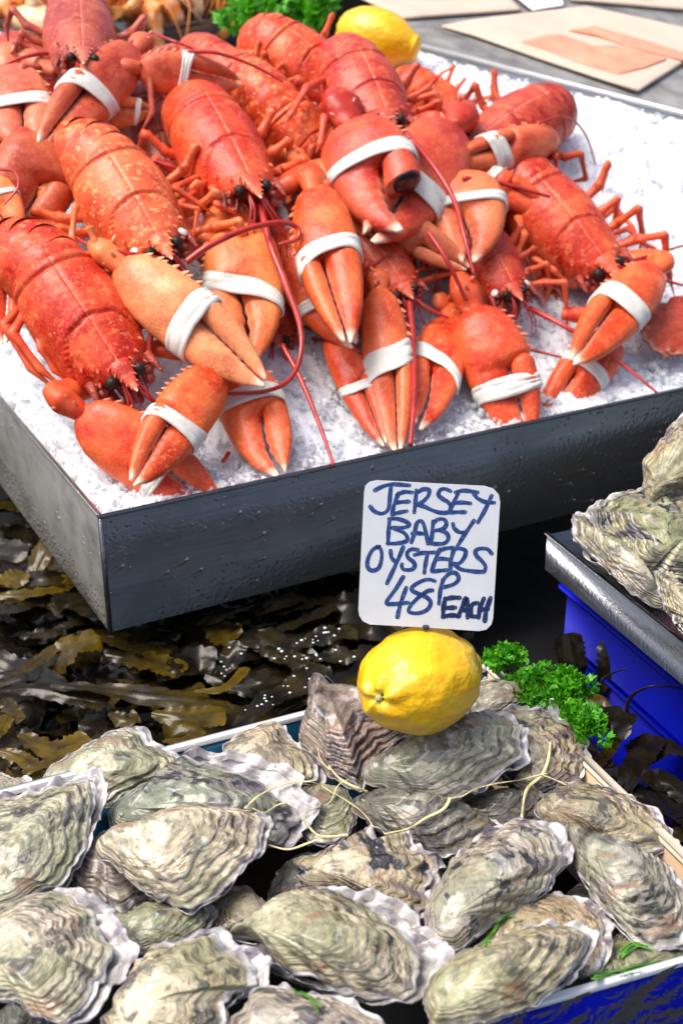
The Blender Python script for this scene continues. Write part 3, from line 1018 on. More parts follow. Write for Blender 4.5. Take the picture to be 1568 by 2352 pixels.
# top middle
L5 = lobster('red lobster lying behind the heap below the tray of prawns', (610, 215, .105), (480, 95, .112), 122, (.58, .065, .028), .35, curl=10, legs=0)
claw(L5, 'cutter', (322, 158, .120), (556, 188, .110), 100, 'L', (.58, .09, .04), .40, .05, 3, arm=-1, shoulder=(400, 110, .08), speck=.1)
antenna(L5, [(430, 118, .14), (500, 122, .145), (580, 150, .14), (650, 188, .13)], .0024)
antenna(L5, [(345, 75, .12), (400, 95, .13), (450, 115, .12)], .0022)

L6 = lobster('orange red lobster at the back beside the parsley, tail rounded upward', (800, 190, .095), (650, 55, .130), 176, ORG, .6, curl=22, bend=6, legs=1, roll=-10)

L7 = lobster('crimson lobster below the far lemon with a broken black tipped claw', (905, 296, .130), (822, 105, .150), 192, CRM, .35, curl=17, legs=2, roll=-4)
claw(L7, 'stub', (806, 290, .125), (925, 528, .120), 205, 'L', (.54, .045, .024), .42, .02, 2, arm=-1, var=0, speck=.1, bw=.10)
claw(L7, 'crusher', (1035, 298, .105), (852, 552, .100), 190, 'R', (.54, .048, .024), .56, -.02, 2, arm=1, var=1, speck=.1, bw=.10)
antenna(L7, [(930, 305, .13), (990, 375, .145), (1040, 455, .145), (1065, 540, .14), (1088, 632, .12)], .0036, .0018)
antenna(L7, [(905, 315, .13), (850, 320, .14), (805, 300, .13)], .003)
pxleg(L7, [(790, 190, .10), (745, 270, .12), (735, 330, .11), (725, 352, .1)], .006)
pxleg(L7, [(770, 170, .10), (705, 200, .13), (665, 265, .12), (655, 290, .11)], .006)
pxleg(L7, [(800, 215, .10), (785, 250, .12), (760, 300, .11), (730, 345, .1)], .006)
pxleg(L7, [(945, 230, .10), (1000, 215, .12), (1020, 250, .11), (1040, 280, .1)], .006)

L8 = lobster('speckled orange lobster with ringed tail lying between two big red backs', (780, 395, .070), (655, 245, .110), 165, ORG, .9, curl=10, bend=-4, legs=3, roll=8)
claw(L8, 'cutter', (705, 385, .090), (870, 545, .080), 112, 'L', (.72, .15, .04), 0, 0, 0, arm=-1, shoulder=(690, 370, .06))
antenna(L8, [(355, 370, .10), (400, 385, .1), (440, 395, .09)], .0024)

# right hand side
L9 = lobster('dark red lobster turned away at the far right edge of the heap', (1068, 330, .080), (1262, 205, .125), 172, (.46, .048, .026), .15, curl=26, legs=0, roll=12)
claw(L9, 'cutter', (1268, 318, .090), (1030, 372, .105), 92, 'R', (.64, .10, .04), .60, .03, 3, arm=0, thick=1.5, speck=.1, bw=.085)
claw(L9, 'cutter', (1092, 402, .075), (1262, 482, .080), 82, 'L', cRED, .20, .03, 3, arm=0, speck=.1, thick=1.2)
antenna(L9, [(1238, 282, .12), (1300, 268, .12), (1345, 312, .08), (1372, 398, .03)], .0018, .0008)
antenna(L9, [(1062, 410, .12), (1150, 421, .115), (1262, 452, .11)], .0032, .0016)

L10 = lobster('red lobster at the right end of the heap, legs spread on the ice', (1425, 642, .066), (1232, 400, .100), 196, (.60, .055, .022), .3, curl=14, legs=1, roll=3, leg_sides=(1,))
claw(L10, 'cutter', (1500, 622, .065), (1312, 832, .045), 128, 'R', cORG, .44, .02, 4, arm=1, var=1, speck=.15)
claw(L10, 'cutter', (1405, 775, .026), (1242, 972, -.02), 118, 'R', cRED, .42, .0, 3, arm=-1, var=2, shoulder=(1290, 720, .025))
antenna(L10, [(1412, 612, .06), (1480, 590, .065), (1575, 562, .06)], .0022, .0012)
antenna(L10, [(1395, 605, .07), (1480, 632, .065), (1580, 658, .06)], .0026, .0014)
for pts in ([(1370, 510, .03), (1412, 478, .05), (1450, 520, .045), (1480, 575, .03)], [(1390, 545, .03), (1440, 525, .045), (1480, 560, .04), (1500, 600, .03)],
            [(1400, 570, .03), (1450, 545, .04), (1500, 570, .035), (1535, 608, .02)], [(1385, 590, .03), (1440, 580, .03), (1490, 590, .03), (1520, 605, .02)]):
    pxleg(L10, pts)
pxleg(L10, [(1190, 500, .06), (1205, 540, .07), (1185, 590, .05), (1200, 640, .04)])
pxleg(L10, [(1220, 590, .05), (1270, 620, .06), (1300, 650, .045), (1300, 700, .03)])

L11 = lobster('lobster in the middle right with white cheek patches under a pale claw', (1198, 692, .062), (1092, 500, .085), 152, (.55, .045, .020), .25, curl=12, legs=2, roll=-3, cheeks=(-1, 1))
claw(L11, 'cutter', (1088, 715, .055), (1218, 1012, -.016), 162, 'L', cRED, .62, .02, 3, arm=-1, var=0, speck=.15, roll=-6)
claw(L11, 'crusher', (1030, 738, .022), (962, 985, .014), 122, 'R', cRED, .46, -.09, 2, arm=-1, var=2, shoulder=(1000, 690, .03), bw=.10)
antenna(L11, [(1215, 708, .04), (1300, 752, .05), (1400, 815, .035), (1508, 902, .012)], .0032, .0014)
antenna(L11, [(1130, 782, .03), (1200, 800, .03), (1295, 822, .02)], .0022)
antenna(L11, [(985, 535, .11), (1030, 605, .10), (1070, 690, .07)], .003, .002)

L12 = lobster('small red lobster head between two long orange claws near the tray front', (948, 688, .062), (835, 520, .080), 158, (.52, .042, .020), .3, curl=12, legs=3, cheeks=(-1,))
claw(L12, 'cutter', (872, 672, .060), (915, 1042, .0), 112, 'L', (.66, .10, .03), .47, -.06, 3, arm=-1, var=0, speck=.2, bw=.085)
claw(L12, 'cutter', (762, 770, .028), (885, 1022, .004), 84, 'L', cRED, .52, .02, 2, arm=-1, var=1, shoulder=(840, 700, .02))
antenna(L12, [(940, 690, .055), (948, 800, .05), (950, 920, .04), (942, 1022, .018)], .0036, .0024)
antenna(L12, [(950, 680, .05), (975, 705, .05), (1030, 730, .045)], .003)

# claws from bodies deeper in the heap
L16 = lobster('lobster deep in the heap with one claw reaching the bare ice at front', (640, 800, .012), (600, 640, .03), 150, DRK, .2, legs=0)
claw(L16, 'crusher', (548, 850, .026), (640, 1092, .006), 150, 'L', (.70, .085, .025), .34, .03, 3, arm=-1, var=0, shoulder=(600, 800, .01), bw=.085)
antenna(L16, [(648, 792, .05), (690, 870, .045), (735, 980, .03), (766, 1070, .012)], .0028, .0016)
antenna(L16, [(525, 1040, .003), (512, 1060, .003)], .0022, .002)
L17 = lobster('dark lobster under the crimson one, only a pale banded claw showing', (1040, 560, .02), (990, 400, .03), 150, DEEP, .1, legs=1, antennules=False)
claw(L17, 'crusher', (1062, 405, .100), (1082, 602, .085), 172, 'R', (.64, .115, .045), .40, .02, 2, arm=0, var=1, speck=.1, bw=.085)
claw(L17, 'cutter', (880, 495, .085), (1075, 618, .075), 86, 'R', (.55, .13, .06), 0, 0, 0, arm=0, speck=.1)
L18 = lobster('lobster behind the crimson one, orange tail and legs showing at its right', (1090, 300, .03), (985, 190, .07), 130, ORG, .3, curl=20, bend=-5, legs=2, antennules=False)
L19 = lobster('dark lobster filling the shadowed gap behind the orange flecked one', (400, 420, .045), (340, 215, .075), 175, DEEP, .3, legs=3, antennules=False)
claw(L19, 'cutter', (205, 262, .085), (348, 250, .085), 76, 'L', (.66, .17, .06), .75, .05, 2, arm=0, var=1)
L20 = lobster('lobster below the centre one with only legs and orange shell showing', (560, 640, .02), (470, 430, .04), 170, DRK, .4, legs=1)
L21 = lobster('dark red lobster at the far left behind the banded claw', (120, 260, .05), (40, 90, .08), 170, DRK, .2, legs=0, antennules=False)
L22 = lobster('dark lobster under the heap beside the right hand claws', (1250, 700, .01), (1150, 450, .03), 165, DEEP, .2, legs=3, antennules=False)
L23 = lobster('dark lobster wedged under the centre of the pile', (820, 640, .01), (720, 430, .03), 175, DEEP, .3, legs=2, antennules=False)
L24 = lobster('lobster whose dark red tail fan spreads on the ice at the right edge', (1640, 560, .03), (1590, 660, .03), 150, (.40, .035, .018), .2, curl=4, nseg=2, legs=None, antennules=False) if False else None

# ---------------------------------------------------------------- the table, the oyster box, the right hand crate and tray
MT['table'] = plain('wet_table', (.010, .010, .011), .55, coat=.0, spec=.2, nz=(12, .5), bmp=(40, .3, .004))
mb = MB()
gx, gy = np.meshgrid(np.linspace(-3, 3, 61), np.linspace(-1.5, 5, 66), indexing='ij')
mb.add(np.stack([gx, gy, -.04 + .004 * vn(np.stack([gx * 6, gy * 6, gx * 0], -1))], -1).reshape(-1, 3), gridf(61, 66))
tag(obj('table', mb, MT['table']), kind='structure')

# tray supports under the lobster tray, hidden in the shade
BX = np.array([.909, .416, 0]); BY = np.array([-.416, .909, 0])      # oyster box axes
BC = np.array([.121, .9654, 0])                                      # its back right corner
BZ = .10                                                             # its rim
MT['ply'] = plain('plywood', (.62, .45, .29), .55, nz=(9, .18), bmp=(60, .2, .002))
MT['plyedge'] = plain('pale_board_edge', (.74, .66, .52), .5, nz=(50, .12))
MT['teal'] = plain('teal_liner', (.02, .16, .30), .2, coat=.5, nz=(30, .3), bmp=(25, .4, .004))
MT['white'] = plain('white_plastic', (.80, .83, .85), .3, coat=.2, nz=(30, .05))
MT['blue'] = plain('blue_plastic', (.0005, .006, .42), .45, coat=.0, spec=.12, nz=(8, .25), bmp=(30, .15, .003))
obox = empty('oyster_box', Vector(BC) + Vector((0, 0, -.02)))
tag(obox, 'shallow wooden box with blue plastic liner packed full of oysters', 'box')
bl, bd = .72, .345
def pan(name, c, sx, sy, sz, m_, X=BX, Y=BY, par=obox, bev=.0008):
    q = MB(); box(q, c, sx, sy, sz, X, Y, EZ, bev=bev)
    return obj(name, q, m_, par)
bc_ = BC - BX * bl / 2
pan('back_panel', bc_ + EZ * (BZ / 2 - .006), bl / 2, .002, BZ / 2 + .002, MT['teal'])
pan('back_rim', bc_ + EZ * (BZ + .0005), bl / 2 + .002, .003, .0026, MT['white'])
pan('side_panel', BC - BY * bd / 2 + BX * .0 + EZ * (BZ / 2 - .004), .003, bd / 2 - .003, BZ / 2 + .002, MT['ply'])
pan('side_rim', BC - BY * bd / 2 + BX * .0005 + EZ * (BZ + .0015), .0042, bd / 2 + .003, .0022, MT['plyedge'])
fx = np.array([.94, .342, 0]); fy = np.array([-.342, .94, 0])
fp = np.array(atz(1568, 2208, BZ)); fp[2] = 0
fc = fp - fx * .25
pan('front_panel', fc + EZ * (BZ / 2 - .006), .34, .002, BZ / 2 + .002, MT['blue'], fx, fy)
pan('front_rim', fc + EZ * (BZ + .0005), .34, .0026, .0024, MT['white'], fx, fy)
pan('front_liner', fc + fy * .0045 + EZ * (BZ - .014), .339, .001, .013, MT['teal'], fx, fy)
pan('floor', bc_ - BY * bd / 2 + EZ * (-.01), bl / 2, bd / 2, .003, MT['table'])
# plastic film stretched over the front panel
m, n, l, b = mat('clear_film')
tc = n.new('ShaderNodeTexCoord')
gl = N(n, 'BsdfGlossy', inputs={'Roughness': .08}); gl.inputs['Color'].default_value = (.85, .9, 1, 1)
tr = n.new('ShaderNodeBsdfTransparent'); tr.inputs[0].default_value = (.88, .92, .97, 1)
fr = N(n, 'LayerWeight', inputs={'Blend': .2})
mx = n.new('ShaderNodeMixShader'); l.new(fr.outputs['Fresnel'], mx.inputs[0]); l.new(tr.outputs[0], mx.inputs[1]); l.new(gl.outputs[0], mx.inputs[2])
l.new(mx.outputs[0], n['Material Output'].inputs[0])
nbm = bump(n, l, noise(n, l, 45, 3, .5, tc.outputs['Object'], 1.5), .45, .006)
l.new(nbm, gl.inputs['Normal']); l.new(nbm, fr.inputs['Normal'])
MT['film'] = m
nu, nv = 120, 44
U, V_ = np.meshgrid(np.linspace(-.34, .34, nu), np.linspace(0, 1, nv), indexing='ij')
wr = .0035 * np.abs(fbm(np.stack([U * 30 + V_ * 4, V_ * 2.2 - U * 6, U * 0], -1), 21, 3)) + .004 * V_
P = fc[None, None] + U[..., None] * fx - (wr + .004)[..., None] * fy + (BZ + .004 - V_ * .1)[..., None] * EZ
mb = MB(); mb.add(P.reshape(-1, 3), gridf(nu, nv)); obj('plastic_film', mb, MT['film'], obox)

# ---- right hand blue crate with the steel tray on it
DX = np.array([.915, .40, 0]); DY = np.array([-.40, .915, 0])
ta = np.array(atz(1568, 1475, .17)); tb = np.array(atz(1258, 1228, .17))
ta = ta - DY * .22; tlen = np.linalg.norm(tb - ta); DYd = (tb - ta) / tlen; DXd = np.array([DYd[1], -DYd[0], 0])
rt = empty('oyster_tray', Vector(ta)); tag(rt, 'narrow steel tray of rough oysters at the right edge, on a blue crate', 'tray')
mid = (ta + tb) / 2; mid[2] = 0
pan('side_wall', mid + EZ * .153, .0012, tlen / 2, .017, MT['steel2'], DXd, DYd, rt, .0005)
pan('rim', mid + EZ * .1710 - DXd * .0008, .0020, tlen / 2 + .002, .0012, MT['steel2'], DXd, DYd, rt, .0008)
pan('base', mid + DXd * .15 + EZ * .137, .149, tlen / 2, .001, MT['steel2'], DXd, DYd, rt, 0)
pan('end_wall', mid + DXd * .15 + DYd * (tlen / 2) + EZ * .153, .15, .0012, .017, MT['steel2'], DXd, DYd, rt, .0005)
bcR = empty('blue_crate', Vector(ta) + Vector((0, 0, -.19))); tag(bcR, 'deep blue plastic crate with a thick rim below the right hand oyster tray', 'crate')
ce = np.array(atz(1280, 1343, .10)); cs_ = np.array(atz(1568, 1578, .10)) - DYd * .2
clen = np.linalg.norm(ce - cs_); cm = (ce + cs_) / 2; cm[2] = 0
pan('wall', cm + DXd * .012 + EZ * .028, .003, clen / 2, .066, MT['blue'], DXd, DYd, bcR, .001)
pan('rim', cm + DXd * .008 + EZ * .097, .008, clen / 2 + .003, .0035, MT['blue'], DXd, DYd, bcR, .002)
pan('rib', cm + DXd * .007 + EZ * .040, .003, clen / 2, .0025, MT['blue'], DXd, DYd, bcR, .0012)
pan('end_wall', cm + DXd * .15 + DYd * (clen / 2) + EZ * .028, .135, .003, .066, MT['blue'], DXd, DYd, bcR, .001)

# ---------------------------------------------------------------- oysters
def oyster_material():
    m, n, l, b = mat('oyster_shell')
    oi = n.new('ShaderNodeObjectInfo')
    av = n.new('ShaderNodeAttribute'); av.attribute_name = 'ring'
    tc = n.new('ShaderNodeTexCoord')
    rnd = N(n, 'VectorMath', operation='SCALE', inputs={3: 53.0})
    cmb = n.new('ShaderNodeCombineXYZ')
    for k in range(3): l.new(oi.outputs['Random'], cmb.inputs[k])
    l.new(cmb.outputs[0], rnd.inputs[0])
    def shifted(src, scale):
        mp = N(n, 'VectorMath', operation='MULTIPLY'); mp.inputs[1].default_value = scale; l.new(src, mp.inputs[0])
        ad = N(n, 'VectorMath', operation='ADD'); l.new(mp.outputs[0], ad.inputs[0]); l.new(rnd.outputs[0], ad.inputs[1])
        return ad.outputs[0]
    rv = shifted(av.outputs['Vector'], (9, 1.6, 1.6))
    rv2 = shifted(av.outputs['Vector'], (26, 2.2, 2.2))
    ov = shifted(tc.outputs['Object'], (1, 1, 1))
    lines = noise(n, l, 1.0, 4, .62, rv, .6)
    fines = noise(n, l, 1.0, 5, .7, rv2, .8)
    blot = noise(n, l, 38, 4, .6, ov, .4)
    blot2 = noise(n, l, 52, 4, .62, ov, .5)
    tint = oi.outputs['Color']
    sx = n.new('ShaderNodeSeparateXYZ'); l.new(av.outputs['Vector'], sx.inputs[0])
    wv_ = N(n, 'Math', operation='MULTIPLY_ADD', inputs={1: .35}); l.new(blot, wv_.inputs[0]); l.new(sx.outputs[0], wv_.inputs[2])
    marg = ramp(n, l, wv_.outputs[0], [(.52, (.25,) * 3), (.82, W_)])
    c = ramp(n, l, lines, [(.34, (.022, .020, .018)), (.43, (.10, .085, .06)), (.49, (.30, .26, .18)), (.54, (.66, .61, .50)), (.60, (.34, .27, .18)), (.68, (.13, .08, .045))])
    c2 = ramp(n, l, fines, [(.38, (.015, .015, .014)), (.46, (.12, .105, .08)), (.52, (.50, .46, .38)), (.58, (.72, .68, .60)), (.66, (.10, .07, .045))])
    edge_c = mix(n, l, .5, c, c2)
    # the worn middle of the valve: broad soft patches
    mid1 = noise(n, l, 21, 4, .58, shifted(tc.outputs['Object'], (1.2, .9, 1)), 1.2)
    mid2 = noise(n, l, 36, 4, .6, shifted(tc.outputs['Object'], (.8, 1.2, 1.3)), 1.5)
    cc = ramp(n, l, mid1, [(.38, (.04, .042, .045)), (.44, (.15, .15, .13)), (.49, (.36, .36, .27)), (.54, (.74, .71, .61)), (.60, (.80, .77, .68)), (.66, (.46, .40, .29))])
    cd = ramp(n, l, mid2, [(.40, (.02, .026, .04)), (.45, (.22, .215, .17)), (.52, (.70, .67, .57)), (.60, (.34, .26, .16))])
    mid_c = mix(n, l, .45, cc, cd)
    c = mix(n, l, marg, mid_c, edge_c)
    gm = ramp(n, l, noise(n, l, 22, 3, .5, ov, .5), [(.48, K_), (.60, (.55,) * 3)])
    c = mix(n, l, gm, c, mix(n, l, fines, (.09, .105, .05), (.46, .48, .30)))   # green algae bloom
    c = mix(n, l, 1.0, c, tint, 'MULTIPLY')
    dm = ramp(n, l, blot2, [(.545, K_), (.585, W_)])
    dv = N(n, 'Math', operation='MULTIPLY'); l.new(dm, dv.inputs[0]); l.new(oi.outputs['Alpha'], dv.inputs[1])
    c = mix(n, l, dv.outputs[0], c, (.014, .018, .034))          # slate blotches
    bm = ramp(n, l, noise(n, l, 46, 3, .5, shifted(tc.outputs['Object'], (1, 1.3, .8)), .5), [(.62, K_), (.68, (.7,) * 3)])
    c = mix(n, l, bm, c, (.30, .17, .085))
    gam = N(n, 'Gamma', inputs={1: 1.2}); l.new(c, gam.inputs[0])
    dsat = N(n, 'HueSaturation', inputs={'Saturation': .9, 'Value': 1.08}); l.new(gam.outputs[0], dsat.inputs['Color'])
    c = dsat.outputs[0]
    c = mix(n, l, attr(n, 'lip'), c, ramp(n, l, blot2, [(.38, (.22, .19, .23)), (.5, (.52, .51, .52)), (.64, (.70, .69, .68))]))
    pm = N(n, 'Math', operation='MULTIPLY'); l.new(attr(n, 'streak'), pm.inputs[0]); l.new(oi.outputs['Alpha'], pm.inputs[1])
    c = mix(n, l, pm.outputs[0], c, (.07, .04, .075))            # purple rays
    l.new(c, b.inputs['Base Color'])
    rr = N(n, 'MapRange', inputs={'From Min': .35, 'From Max': .65, 'To Min': .16, 'To Max': .5}); l.new(fines, rr.inputs['Value'])
    l.new(rr.outputs[0], b.inputs['Roughness'])
    b.inputs['Coat Weight'].default_value = .5; b.inputs['Coat Roughness'].default_value = .06
    n1 = bump(n, l, fines, .55, .0018)
    n2 = bump(n, l, noise(n, l, 320, 3, .6, tc.outputs['Object']), .25, .0008, n1)
    l.new(n2, b.inputs['Normal'])
    return m
MT['oyster'] = oyster_material()

def shell_mesh(O, U0, Hh, seed, upper=True, lip=0.0, ns=7, lam=1.0, folds=1.0, NTH=132, NR=74):
    """O: closed outline in the shell plane, U0: beak. Growth rings are scaled copies of the outline about the beak."""
    rs = np.random.RandomState(seed)
    th = np.linspace(0, 2 * np.pi, len(O), endpoint=False)
    size = np.linalg.norm(O - U0, axis=1).max()
    ext = np.linalg.norm(O - U0, axis=1) / size
    r = np.linspace(0, 1, NR) ** .85
    Rr, I = np.meshgrid(r, np.arange(len(O)), indexing='ij')
    base = U0 + (O[None] - U0) * Rr[..., None]
    cs, sn = np.cos(th)[None] + 0 * Rr, np.sin(th)[None] + 0 * Rr
    q = np.stack([base[..., 0] / size * 3, base[..., 1] / size * 3, 0 * Rr + seed * 3.1], -1)
    wob = .045 * fbm(q * .8, seed, 2)
    rr = np.clip(Rr + wob * Rr, 0, 1.2)
    k = rr ** 1.5 * ns * .85 + .55 * np.sin(rr * 7 + seed) + .55 * vn(q * 1.2 + 3, seed + 8)
    fr = k - np.floor(k)
    dome = (.45 * (1 - Rr ** 2.5) + .75 * ext[None] * np.sin(np.pi * np.clip(Rr, 0, 1) ** .9) * (1 - .25 * Rr))
    E = .3 + .7 * ext[None]
    marg = np.clip((Rr - .38) / .35, 0.12, 1)
    fade = np.clip(vn(q * 1.1 + 31, seed + 21) * 1.3 + .62, .12, 1)
    lamz = lam * .027 * fade * size * (np.clip(fr / .86, 0, 1) ** 2.2 * np.clip((1 - fr) / .14, 0, 1) - .2) * E * marg * (.5 + .8 * (vn(q * 2.3 + 9, seed) * .5 + .5))
    nf = rs.randint(7, 12)
    ray_ = np.cos(th * nf + 2.5 * vn(np.stack([np.cos(th) * 2, np.sin(th) * 2, th * 0 + seed], -1), seed))[None]
    fold = folds * .008 * size * ray_ * Rr ** 3 * E
    frill = folds * .028 * size * vn(np.stack([cs * 7, sn * 7, Rr * 2 + seed], -1), seed + 4) * np.clip((Rr - .72) / .28, 0, 1) ** 1.5
    rough = .022 * size * fbm(q * 1.3, seed + 2, 2) + .004 * size * fbm(q * 6, seed + 2, 2)
    if upper:
        z = Hh * dome + lamz + fold * .8 + frill + rough
        # overhang of each layer
        push = .016 * lam * (fr ** 3) * marg
        base = base + (O[None] - U0) * push[..., None]
    else:
        z = -Hh * (1 - Rr ** 2.2) * (.35 + .65 * E) + lamz * .8 + fold + frill * 1.2 + rough
    lipv = np.clip((Rr - (1 - lip * 1.0)) / max(lip * .5, .01), 0, 1) * .0 if lip == 0 else np.clip((rr - (1 - lip)) / .05, 0, 1) * (.55 + .45 * (vn(q * 4, seed + 7) > -.3))
    edge_w = np.clip((fr - .80) / .15, 0, 1) * .45 * (vn(q * 3 + 5, seed + 1) > .05) * (Rr > .3)
    lipv = np.clip(lipv + edge_w, 0, .95)
    streak = np.clip(ray_ * 1.5 - .7, 0, 1) * np.clip((Rr - .55) / .2, 0, 1) * (fr > .25) * (.9 if rs.rand() < .6 else .3)
    P = np.stack([base[..., 0], base[..., 1], z], -1)
    return P, lipv, streak, Rr, th

def add_shell(name, par, M, P, lipv, streak, Rr, th, color, thick=.0016, down=True):
    nr, nt = Rr.shape
    V = P.reshape(-1, 3)
    F = gridf(nr, nt, cv=True)
    # rim thickness
    rim = P[-1].copy(); rim[:, 2] -= thick
    inn = P[-1] * .86 + P[-1].mean(0) * .14; inn[:, 2] = rim[:, 2] * .5 + P[-1][:, 2].mean() * .5 - thick * 2
    k = len(V)
    V = np.vstack([V, rim, inn])
    for j in range(nt):
        a, b = (nr - 1) * nt + j, (nr - 1) * nt + (j + 1) % nt
        F.append((a, k + j, k + (j + 1) % nt, b))
        F.append((k + j, k + nt + j, k + nt + (j + 1) % nt, k + (j + 1) % nt))
    mb = MB()
    z2 = np.concatenate([lipv.ravel(), np.full(nt, .9), np.full(nt, .3)])
    mb.add(V, F, lip=z2, streak=np.concatenate([streak.ravel(), np.zeros(2 * nt)]))
    me = mb.mesh(name)
    ring = np.stack([Rr, np.cos(th)[None] * (.3 + Rr), np.sin(th)[None] * (.3 + Rr)], -1).reshape(-1, 3)
    ring = np.vstack([ring, ring[-nt:], ring[-nt:]])
    me.attributes.new('ring', 'FLOAT_VECTOR', 'POINT').data.foreach_set('vector', ring.ravel())
    return obj(name, me, MT['oyster'], par, M, color)

OY_N = [0]
def oyster(label, outline, beak, z, tint=(1, 1, 1), blot=.6, tilt=(0, 0), Hh=.15, rim=.08, ns=7, conv=None, lam=1.0, folds=1.0, dirr=0, lo_deep=.22, grp='oysters packed in the wooden box', white=.06):
    OY_N[0] += 1
    seed = OY_N[0] * 13 + 5
    O = [conv(*q) if conv else q for q in outline]
    bk = conv(*beak) if conv else beak
    c = np.mean(np.array(O), 0)
    p0 = atz(c[0], c[1], z)
    nrm = Vector((math.sin(R(tilt[0])), -math.sin(R(tilt[1])), 1)).normalized()
    P3 = [onplane(u, v, p0, nrm) for u, v in O]
    b3 = onplane(bk[0], bk[1], p0, nrm)
    M = frame(Vector((1, 0, 0)), nrm, p0)
    Mi = M.inverted()
    O2 = np.array([list(Mi @ q)[:2] for q in P3]); B2 = np.array(list(Mi @ b3)[:2])
    O2 = catmull(O2, 132, True)
    cen = O2.mean(0)
    O2 = cen + (O2 - cen) * 1.05
    B2 = B2 + (cen - B2) * .10
    size = np.linalg.norm(O2 - B2, axis=1).max()
    th = np.linspace(0, 2 * np.pi, 132, endpoint=False)
    nrmv = (O2 - cen); nrmv /= np.linalg.norm(nrmv, axis=1)[:, None]
    jit = .020 * folds * fbm(np.stack([np.cos(th) * 6, np.sin(th) * 6, th * 0 + seed], -1), seed, 3)
    O2 = O2 + nrmv * (jit * size)[:, None]
    e = empty('oyster', Matrix.Translation(Vector((p0.x, p0.y, p0.z - .02))))
    tag(e, label, 'oyster', grp)
    col = tuple(tint) + (blot,)
    # upper valve a little smaller, so the lip of the cupped valve shows round it
    ext = np.linalg.norm(O2 - B2, axis=1) / size
    d = np.array([math.cos(R(dirr)), math.sin(R(dirr))])
    dirw = np.clip(nrmv @ d, 0, 1) if dirr is not None else np.ones(132)
    Up = B2 + (O2 - B2) * (1 - rim * ext * (.25 + .75 * dirw) * 1.6)[:, None]
    add_shell('upper_shell', e, M @ Matrix.Translation((0, 0, .0012)), *shell_mesh(Up, B2, Hh * size, seed, True, white, ns, lam, folds), col)
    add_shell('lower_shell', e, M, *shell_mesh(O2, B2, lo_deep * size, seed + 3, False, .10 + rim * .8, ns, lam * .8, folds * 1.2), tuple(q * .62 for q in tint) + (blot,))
    return e
CA = lambda x, y: (x / 1.9507, 1665 + y / 1.9507)
CB = lambda x, y: (x / 1.9085 + 746.4, 1550.2 + y / 1.9085)
CC = lambda x, y: (x / 1.9085 + 746.4, 1033.5 + y / 1.9085)
CRE, GRN, GRY, PUR, TAN = (1.08, 1.05, .98), (.92, .98, .84), (.80, .83, .82), (.62, .55, .58), (1.0, .90, .74)
def OYA(*a, **k): return oyster(*a, conv=CA, **k)
def OYB(*a, **k): return oyster(*a, conv=CB, **k)

# back row
OYA('green grey oyster with a white fringe leaning on the back rim, left', [(225, 265), (300, 175), (420, 92), (530, 35), (590, 5), (650, 20), (690, 70), (770, 105), (805, 145), (780, 210), (680, 260), (560, 330), (470, 370), (330, 330)], (270, 300), .098, GRN, .5, (-10, 25), .16, .05, 8, dirr=80)
OYA('small frilly oyster corner at the left edge below the seaweed', [(-60, 240), (0, 215), (60, 240), (120, 230), (145, 265), (110, 310), (40, 345), (-60, 350)], (-50, 330), .092, CRE, .4, (0, 15), .12, .1, 4)
OYA('small pale oyster with black dot just below the back rim', [(1010, 130), (1080, 50), (1190, 0), (1270, 10), (1300, 60), (1380, 100), (1430, 150), (1450, 240), (1390, 260), (1300, 260), (1150, 220)], (1030, 170), .092, TAN, .5, (0, 25), .12, .06, 5)
OYB('dark purple brown oyster with an upright spike left of the lemon', [(-60, 40), (-45, -10), (-20, -5), (20, 40), (80, 110), (200, 150), (330, 170), (465, 250), (400, 290), (330, 310), (240, 370), (190, 440), (150, 500), (80, 460), (-20, 370), (-110, 250), (-80, 150)], (-30, 40), .106, (.58, .46, .46), .8, (12, 20), .18, .02, 9, lam=1.5, folds=1.3, white=.0)
OYB('small cream oyster tucked behind the right side of the lemon', [(600, 140), (690, 30), (760, 20), (830, 10), (890, 0), (915, 50), (890, 120), (830, 160), (740, 190), (650, 210)], (640, 190), .112, CRE, .3, (0, 25), .14, .06, 5)
OYB('ruffled oyster with dark rays against the plywood side', [(740, 170), (820, 135), (900, 140), (980, 130), (1030, 170), (1090, 220), (1130, 290), (1140, 400), (1070, 480), (1000, 520), (880, 490), (800, 420), (720, 300)], (800, 450), .106, TAN, 1.0, (10, 22), .13, .07, 6, folds=1.8, dirr=40)
OYB('long grey green oyster with a fanned tip right below the lemon', [(190, 440), (240, 370), (320, 320), (400, 290), (480, 240), (600, 210), (690, 170), (760, 170), (830, 210), (885, 280), (880, 370), (800, 420), (720, 470), (600, 530), (520, 545), (400, 520), (260, 480)], (215, 440), .118, GRY, .5, (0, 18), .17, .04, 8, folds=1.2)
# second row
OYA('wide oyster with blue green back and broad white upper lip', [(505, 440), (560, 350), (640, 290), (740, 220), (800, 170), (870, 120), (960, 115), (1100, 130), (1210, 155), (1300, 190), (1340, 240), (1330, 290), (1400, 350), (1415, 400), (1380, 440), (1330, 460), (1340, 500), (1290, 530), (1180, 520), (1000, 480), (760, 500), (560, 490)], (540, 420), .102, (.66, .76, .76), .9, (0, 22), .16, .22, 8, dirr=75)
OYA('small pale round oyster among the string loops', [(1330, 380), (1370, 310), (1450, 280), (1540, 300), (1590, 400), (1560, 480), (1470, 530), (1400, 520), (1340, 460)], (1480, 300), .086, GRN, .3, (0, 10), .18, .04, 6)
OYB('dark slate oyster lying under the pale string in the middle', [(130, 570), (200, 530), (330, 515), (450, 530), (560, 560), (660, 600), (760, 660), (700, 720), (640, 780), (500, 800), (370, 750), (220, 660)], (150, 575), .094, (.55, .56, .55), .5, (0, 12), .20, .03, 8, white=.02)
